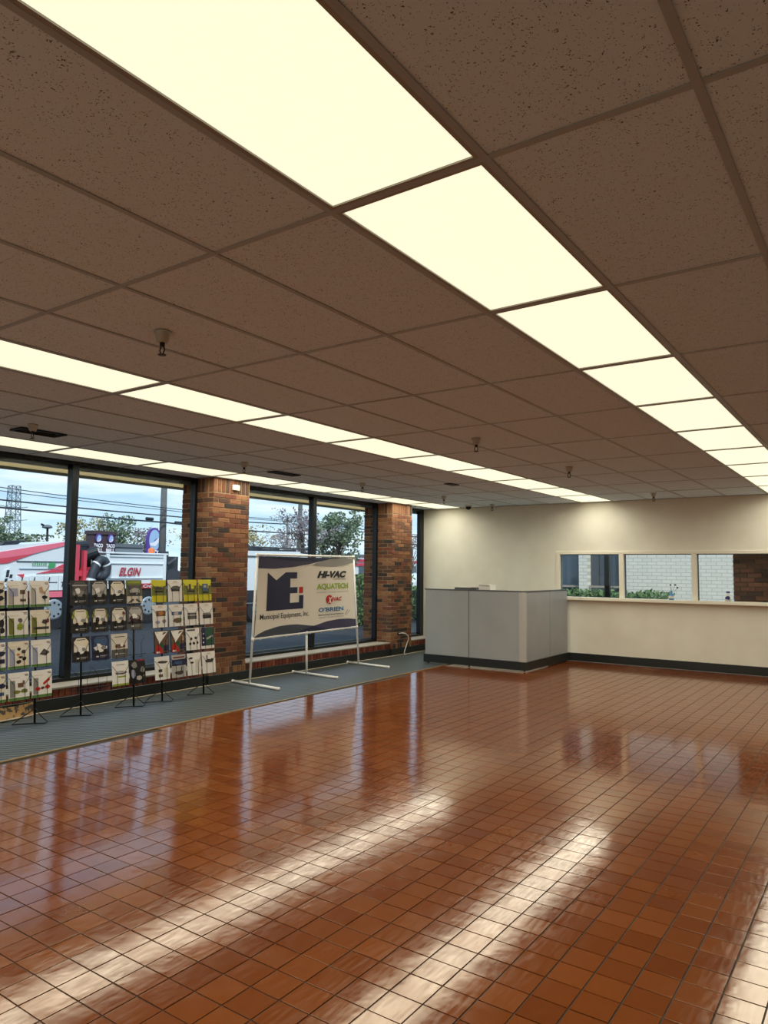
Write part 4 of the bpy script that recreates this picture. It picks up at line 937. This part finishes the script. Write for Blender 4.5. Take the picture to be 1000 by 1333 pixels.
for k in range(7): MB().prism([(8.12+.058*k, 1.63), (8.15+.058*k, 1.63), (8.155+.058*k, 1.63+.05+.02*(k % 3)), (8.13+.058*k, 1.69)], 'x', XS, XS+.005).build('faded_mark', m_vgrn, sw)
MB().cbox(XS-.03, XS+.004, 7.72, 9.25, 1.725, 1.74, .002).build('body_groove', m_hose, sw)
MB().cbox(XS-.03, XS+.003, 7.8, 9.1, 1.54, 1.548, .002).build('body_groove', m_bgr, sw)
side_poly(MB(), [(7.76, 1.40), (7.92, 1.41), (7.88, 1.28)], XS-.03, XS+.024).build('red_corner', m_red, sw)
side_poly(MB(), [(8.54, 1.60), (8.60, 1.55), (8.72, 1.58), (8.76, 1.66), (8.70, 1.72), (8.58, 1.70)], XS, XS+.006).build('leaf_mark', m_vgrn, sw)
rearf = MB(); rearf.box(XS-1.9, XS+.02, 9.29, 9.42, .85, 2.2); rearf.box(XS-.3, XS+.02, 9.55, 9.64, .95, 2.05); rearf.box(XS-.3, XS+.02, 9.74, 9.80, .95, 1.6); rearf.box(XS-.25, XS-.05, 9.42, 9.8, 1.35, 1.5); rearf.build('rear_frame', m_red, sw)
eng = MB(); eng.box(XS-1.6, XS-.5, 9.45, 10.1, 1.1, 2.1); eng.cyl((XS-.5, 9.5, 2.18), (XS-.5, 9.95, 2.22), .12, n=12); eng.cyl((XS-.3, 9.75, 1.9), (XS-.1, 10.05, 2.05), .16, n=12); eng.cyl((XS-.3, 10.0, 1.85), (XS-.2, 10.2, 1.9), .12, n=10); eng.box(XS-.5, XS-.1, 9.5, 9.7, 1.6, 2.15); eng.build('blower', m_und, sw)
hp = [(9.72, .85), (9.74, 1.15), (9.80, 1.42), (9.90, 1.66), (10.02, 1.80), (10.16, 1.78), (10.25, 1.62), (10.22, 1.44), (10.12, 1.35), (10.0, 1.35), (9.92, 1.40)]
fine = []
for k in range(len(hp)-1):
    for t in range(4): fine.append((hp[k][0]+(hp[k+1][0]-hp[k][0])*t/4, hp[k][1]+(hp[k+1][1]-hp[k][1])*t/4))
ho = MB().tube([(XS+.05, a, b2) for a, b2 in fine], .12, 14).build('suction_hose', m_hose, sw, smooth=True)
for k in (5, 12, 22): MB().tube([(XS+.05, *fine[k]), (XS+.05, *fine[k+1])], .126, 14).build('hose_clamp', m_vw, ho)
side_poly(MB(), [(10.22, 1.0), (12.30, 1.0), (12.30, 2.0), (10.22, 1.95)], XS-2.2, XS-.02).build('water_body', m_vw, sw)
for zz in (1.90, 1.70, 1.28): MB().cbox(XS-.02, XS+.015, 10.24, 12.28, zz, zz+.035, .005).build('body_rib', m_vw, sw)
MB().cbox(XS-2.2, XS+.03, 10.22, 12.34, 1.985, 2.03, .008).build('top_rim', m_vw, sw)
for a in (10.24, 12.18): MB().cbox(XS-.02, XS+.03, a, a+.1, 1.0, 1.98, .008).build('body_post', m_vw, sw)
v, f = text_geo('ELGIN', .35, .03); q = MB(); q.add([(XS+.018, 10.66+.74*a, 1.36+.24*b2) for a, b2 in v], f); q.build('lettering', m_elg, sw)
rs = MB().cbox(XS-.02, XS+.025, 11.15, 11.95, .99, 1.14, .004).build('name_plate', m_elg, sw)
v, f = text_geo('Cro', .2, .02); q = MB(); q.add([(XS+.03, 11.48+.3*a, 1.02+.09*b2) for a, b2 in v], f); q.build('plate_lettering', m_vw, rs)
gear = MB(); gear.cyl((XS-.3, 12.62, 1.30), (XS-.02, 12.62, 1.30), .27, n=20); gear.box(XS-.4, XS-.1, 12.36, 12.45, 1.2, 2.1); gear.box(XS-.6, XS-.2, 12.5, 12.9, 1.5, 1.95); gear.cyl((XS-.1, 12.42, 1.7), (XS-.05, 12.72, 1.9), .05, n=8); gear.build('rear_gear', m_hose, sw)
MB().lathe((XS-.6, 12.2, 2.03), [(.10, 0), (.10, .12), (.05, .18)], 12).build('beacon', mat('orange_beacon', (224, 120, 70), .3), sw)
# gutter broom and skirts so that the underside reads solid
MB().box(XS-1.9, XS-.2, 9.2, 11.2, .1, .9).build('sweep_gear', m_und, sw)

# white utility truck behind the banner
wt = empty('utility_truck', (-16, 15.8, -.03)); tag(wt, 'white utility truck parked outside behind the banner', 'truck')
side_poly(MB(), [(13.45, .55), (16.1, .55), (16.1, 2.17), (13.45, 2.14)], -17.1, -15.0).build('box_body', m_vw, wt)
side_poly(MB(), [(16.15, .5), (18.3, .5), (18.3, 1.25), (17.7, 1.4), (17.2, 2.08), (16.15, 2.12)], -17.0, -15.05).build('cab', m_vw, wt)
side_poly(MB(), [(16.4, 1.4), (17.4, 1.4), (17.0, 1.95), (16.4, 1.97)], -15.05, -15.03).build('cab_window', m_vgl, wt)
for zz in (.58, 1.95): MB().cbox(-15.0, -14.975, 13.47, 16.08, zz, zz+.05, .004).build('body_rail', m_ptrim, wt)
for yy in (13.6, 14.4, 15.2, 16.0): MB().box(-17.0, -15.1, yy-.02, yy+.02, 2.17, 2.24).build('rack_crossbar', m_und, wt)
for xx in (-15.15, -16.9): MB().cyl((xx, 13.5, 2.26), (xx, 17.0, 2.27), .03, n=8).build('rack_rail', m_und, wt)
MB().lathe((-15.6, 14.55, 2.17), [(.06, 0), (.06, .1), (.03, .16)], 10).build('beacon', m_und, wt)
for yy in (14.2, 17.3): wheel(wt, -15.02, yy, .42, .25); wheel(wt, -16.8, yy, .42, .25)
MB().box(-16.9, -15.2, 13.5, 18.2, .35, .58).build('chassis', m_und, wt)
MB().cbox(-14.99, -14.96, 13.5, 16.0, .60, .95, .004).build('dark_skirt', m_und, wt)

# cars further off
def car(x, y, c, lab):
    m = mat('car_paint_'+c[0], c[1], .3); r = empty('car', (x, y, -.03)); tag(r, lab, 'car')
    MB().prism([(y-2.1, .25), (y+2.1, .25), (y+2.1, .7), (y+1.2, .85), (y+.6, 1.35), (y-1.0, 1.38), (y-1.7, .9), (y-2.1, .8)], 'x', x-.85, x+.85).build('body', m, r)
    MB().prism([(y-1.5, .9), (y+1.05, .9), (y+.55, 1.28), (y-.95, 1.3)], 'x', x-.87, x+.87).build('windows', m_vgl, r)
    for yy in (y-1.3, y+1.3):
        for xx in (x+.87, x-.62): MB().cyl((xx-.2, yy, .3), (xx, yy, .3), .32, n=16).build('wheel', m_tyre, r)
car(-24.5, 38.5, ('white', (226, 230, 232)), 'white car parked in the narrow window view')
car(-33, 53.5, ('silver', (170, 182, 192)), 'silver car parked further off in the narrow window view')
car(-27, 45.5, ('red', (190, 60, 70)), 'red car parked in the narrow window view')

# ------------------------------------------------------------------ far buildings, signs, poles and wires
m_bgry = mat('grey_wall_far', (132, 142, 150), .8); m_bgry2 = mat('grey_band_far', (104, 112, 120), .8); m_tb = mat('plum_brown_cladding', (74, 58, 64), .7); m_sgn = mat('sign_purple', (92, 64, 150), .5)
m_sgw = mat('sign_white', (236, 236, 244), .5); m_sgb = mat('sign_pale_blue', (160, 192, 226), .5)
def building(name, x, y0, y1, h, m, lab, n_win=0, band=True, roof=None, dep=8):
    r = empty(name, (x-4, (y0+y1)/2, -.03)); tag(r, lab, 'building')
    MB().box(x-dep, x, y0, y1, -.03, h).build('wall', m, r)
    if band: MB().box(x-dep-.1, x+.15, y0-.1, y1+.1, h-.35, h+.05).build('roof_band', roof or m_bgry2, r)
    for k in range(n_win):
        yy = y0+(k+.5)*(y1-y0)/n_win; wd = (y1-y0)/n_win*.35
        f_ = MB().box(x, x+.06, yy-wd, yy+wd, .6, min(2.4, h-.9)).build('window', m_bgry2, r); MB().box(x+.06, x+.08, yy-wd+.1, yy+wd-.1, .7, min(2.3, h-1)).build('pane', m_dglass, f_)
    return r
building('strip_mall', -74, 22, 43.2, 3.95, m_bgry, 'long low grey building across the road', 7)
building('grey_shop', -72, 47.4, 52.3, 4.25, m_bgry, 'low grey building left of the arched sign', 3)
tbb = building('restaurant', -70, 44.3, 47.2, 5.5, m_tb, 'dark plum restaurant block with two bell signs', 0, True, m_tb, 1.2)
def bell(parent, x, yc, zc, s, letters=True):
    ring = [(yc+s*.62*math.cos(t), zc+s*.8*math.sin(t)) for t in [2*math.pi*i/26 for i in range(26)]]
    MB().prism(ring, 'x', x, x+.05).build('sign_disc', m_sgn, parent)
    b_ = MB().prism([(yc-.40*s, zc-.42*s), (yc-.30*s, zc+.15*s), (yc-.08*s, zc+.52*s), (yc+.22*s, zc+.55*s), (yc+.42*s, zc+.25*s), (yc+.40*s, zc-.1*s), (yc+.05*s, zc-.30*s)], 'x', x+.05, x+.08).build('bell', m_sgb, parent)
    MB().prism([(yc-.34*s, zc-.60*s), (yc-.42*s, zc-.46*s), (yc+.02*s, zc-.36*s), (yc+.46*s, zc-.02*s), (yc+.34*s, zc-.38*s), (yc+.0*s, zc-.62*s)], 'x', x+.08, x+.10).build('bell_rim', m_sgw, parent)
for yc in (44.95, 46.45): bell(tbb, -70+.16, yc, 4.72, .62)
for yc in (44.95, 46.45):
    for s_, zz in (('TACO', 3.72), ('BELL', 3.2)):
        v, f = text_geo(s_, 0, .05); q = MB(); q.add([(-69.8, yc-.55+1.1*a, zz+.42*b2) for a, b2 in v], f); q.build('lettering', m_sgw, tbb)
sg = empty('arched_sign', (-66, 50.0, -.03)); tag(sg, 'tall arched purple roadside sign with bell emblem', 'sign')
YS, ZS_ = 49.35, 4.6
arch = [(YS-.95, 2.2), (YS+.95, 2.2)]+[(YS+.95*math.cos(t), 4.55+1.45*math.sin(t)) for t in [math.pi*i/18 for i in range(19)]]
MB().prism(arch, 'x', -66.3, -66).build('sign_board', m_sgn, sg)
inner = [(YS+.72*math.cos(t), 4.62+1.15*math.sin(t)) for t in [2*math.pi*i/28 for i in range(28)]]
MB().prism(inner, 'x', -66, -65.97).build('sign_face', m_sgb, sg)
MB().prism([(YS-.55, 4.0), (YS-.62, 4.25), (YS-.1, 4.35), (YS+.55, 4.95), (YS+.62, 4.5), (YS+.1, 3.95)], 'x', -65.97, -65.95).build('bell_rim', m_sgw, sg)
MB().prism([(YS-.1, 4.46), (YS+.3, 4.76), (YS+.34, 4.9), (YS-.05, 4.6)], 'x', -65.97, -65.94).build('bell_shadow', m_sgn, sg)
for s_, zz in (('TACO', 3.0), ('BELL', 2.35)):
    v, f = text_geo(s_, 0, .06); q = MB(); q.add([(-65.94, YS-.8+1.6*a, zz+.52*b2) for a, b2 in v], f); q.build('lettering', m_sgw, sg)
MB().box(-66.25, -66.05, YS-.5, YS+.5, -.03, 2.2).build('pedestal', m_tb, sg)

m_wshop = mat('white_shop_wall', (216, 222, 226), .7); m_rsgn = mat('red_sign', (206, 60, 84), .5)
ws = building('white_shop', -70, 86, 97, 4.0, m_wshop, 'white shop with two red sign stripes right of the banner', 2)
for zz in (2.85, 2.2): MB().box(-70+.16, -70+.2, 90.6, 94.8, zz, zz+.42).build('sign_stripe', m_rsgn, ws)
rs_ = building('red_roof_shop', -70, 107, 113.5, 3.2, m_wshop, 'white shop with red awning in the narrow window view', 2, True, m_rsgn)

m_pole = mat('weathered_pole', (96, 98, 98), .9); m_wire = mat('power_wire', (44, 54, 62), .7)
def upole(x, y, h, r_, lab, arm=1.2, cans=()):
    o = empty('utility_pole', (x, y, -.03)); tag(o, lab, 'pole')
    MB().cyl((x, y, -.03), (x, y, h), r_, r_*.7, n=10).build('shaft', m_pole, o, smooth=True)
    if arm: MB().cbox(x-.06, x+.06, y-arm, y+arm, h-.9, h-.75, .01).build('crossarm', m_pole, o)
    for (dy, zz, rr_) in cans: MB().cyl((x+.2, y+dy-.3, zz), (x+.2, y+dy+.3, zz), rr_, n=10).build('splice_case', m_wire, o)
upole(-45, 34.0, 9.6, .30, 'thick utility pole right of the arched sign', 1.4, ((-1.4, 5.25, .12), (1.3, 5.1, .13)))
upole(-45, 49.8, 10.2, .26, 'utility pole above the middle of the banner', 1.2, ((-1.6, 4.9, .12),))
upole(-60, 64.35, 8.2, .14, 'distant thin utility pole left of the taller one behind the banner', .8)
def wire(pts, r_, lab): tag(MB().tube(pts, r_, 5).build('power_line', m_wire), lab, 'cable', 'overhead wires across the car park')
def span(x, ya, za, yb, zb, sag, n_=14): return [(x, ya+(yb-ya)*i/n_, za+(zb-za)*i/n_-sag*4*(i/n_)*(1-i/n_)) for i in range(n_+1)]
WIR = [(6.95, 6.52, 6.3, 5.8, .03, 'topmost thin overhead wire'), (6.05, 5.92, 6.0, 5.6, .05, 'upper thick overhead cable'), (5.6, 5.40, 5.1, 4.7, .06, 'lower thick overhead cable'), (6.7, 6.35, 6.2, 5.9, .025, 'second thin overhead wire')]
for z0, z1, z2, z3, r_, lab in WIR:
    wire(span(-44.55, 12, z0, 34, z1-.35, .12)+span(-44.55, 34, z1-.35, 49.8, z2-.2, .1)[1:]+span(-44.55, 49.8, z2-.2, 80, z3, .2)[1:], r_, lab+' crossing the window view')
wire(span(-44.8, 34, 7.9, 80, 9.2, .5), .03, 'high thin overhead wire in the banner window')
lp = empty('lamp_post', (-35, 18.9, -.03)); tag(lp, 'dark car park lamp post with domed head', 'lamp post')
MB().cyl((-35, 18.95, -.03), (-35, 18.9, 3.6), .07, .055, n=10).build('shaft', m_black, lp, smooth=True)
MB().lathe((-35, 18.88, 3.6), [(.05, -.05), (.24, .0), (.26, .05), (.18, .14), (.04, .17)], 14).build('lamp_head', m_bgry2, lp, smooth=True)
MB().tube([(-35, 18.9, 3.62), (-35, 18.55, 3.78)], .06, 6).build('bracket', m_black, lp)

m_lat = mat('galvanised_lattice', (104, 120, 130), .7)
tw = empty('lattice_tower', (-200, 104.1, -.03)); tag(tw, 'steel lattice power tower far off at the left', 'tower')
def twp(s1, s2, z): k = 1.9-.75*z/24; return (-200+s1*k, 104.1+s2*k, z)
for s1 in (-1, 1):
    for s2 in (-1, 1): MB().tube([twp(s1, s2, -.03), twp(s1, s2, 24)], .13, 4).build('leg', m_lat, tw)
q = MB()
for k in range(12):
    z0, z1 = 2.*k, 2.*k+2
    for A, B in (((-1, -1), (-1, 1)), ((1, -1), (1, 1)), ((-1, -1), (1, -1)), ((-1, 1), (1, 1))):
        q.tube([twp(*A, z0), twp(*B, z1)], .07, 4); q.tube([twp(*B, z0), twp(*A, z1)], .07, 4); q.tube([twp(*A, z1), twp(*B, z1)], .07, 4)
q.build('bracing', m_lat, tw)
for zz in (10.5, 14.6, 18.2):
    MB().tube([(-200, 100.0, zz+.1), (-200, 102.7, zz-.3), (-200, 105.6, zz-.3), (-200, 108.2, zz+.1)], .12, 4).build('crossarm', m_lat, tw)
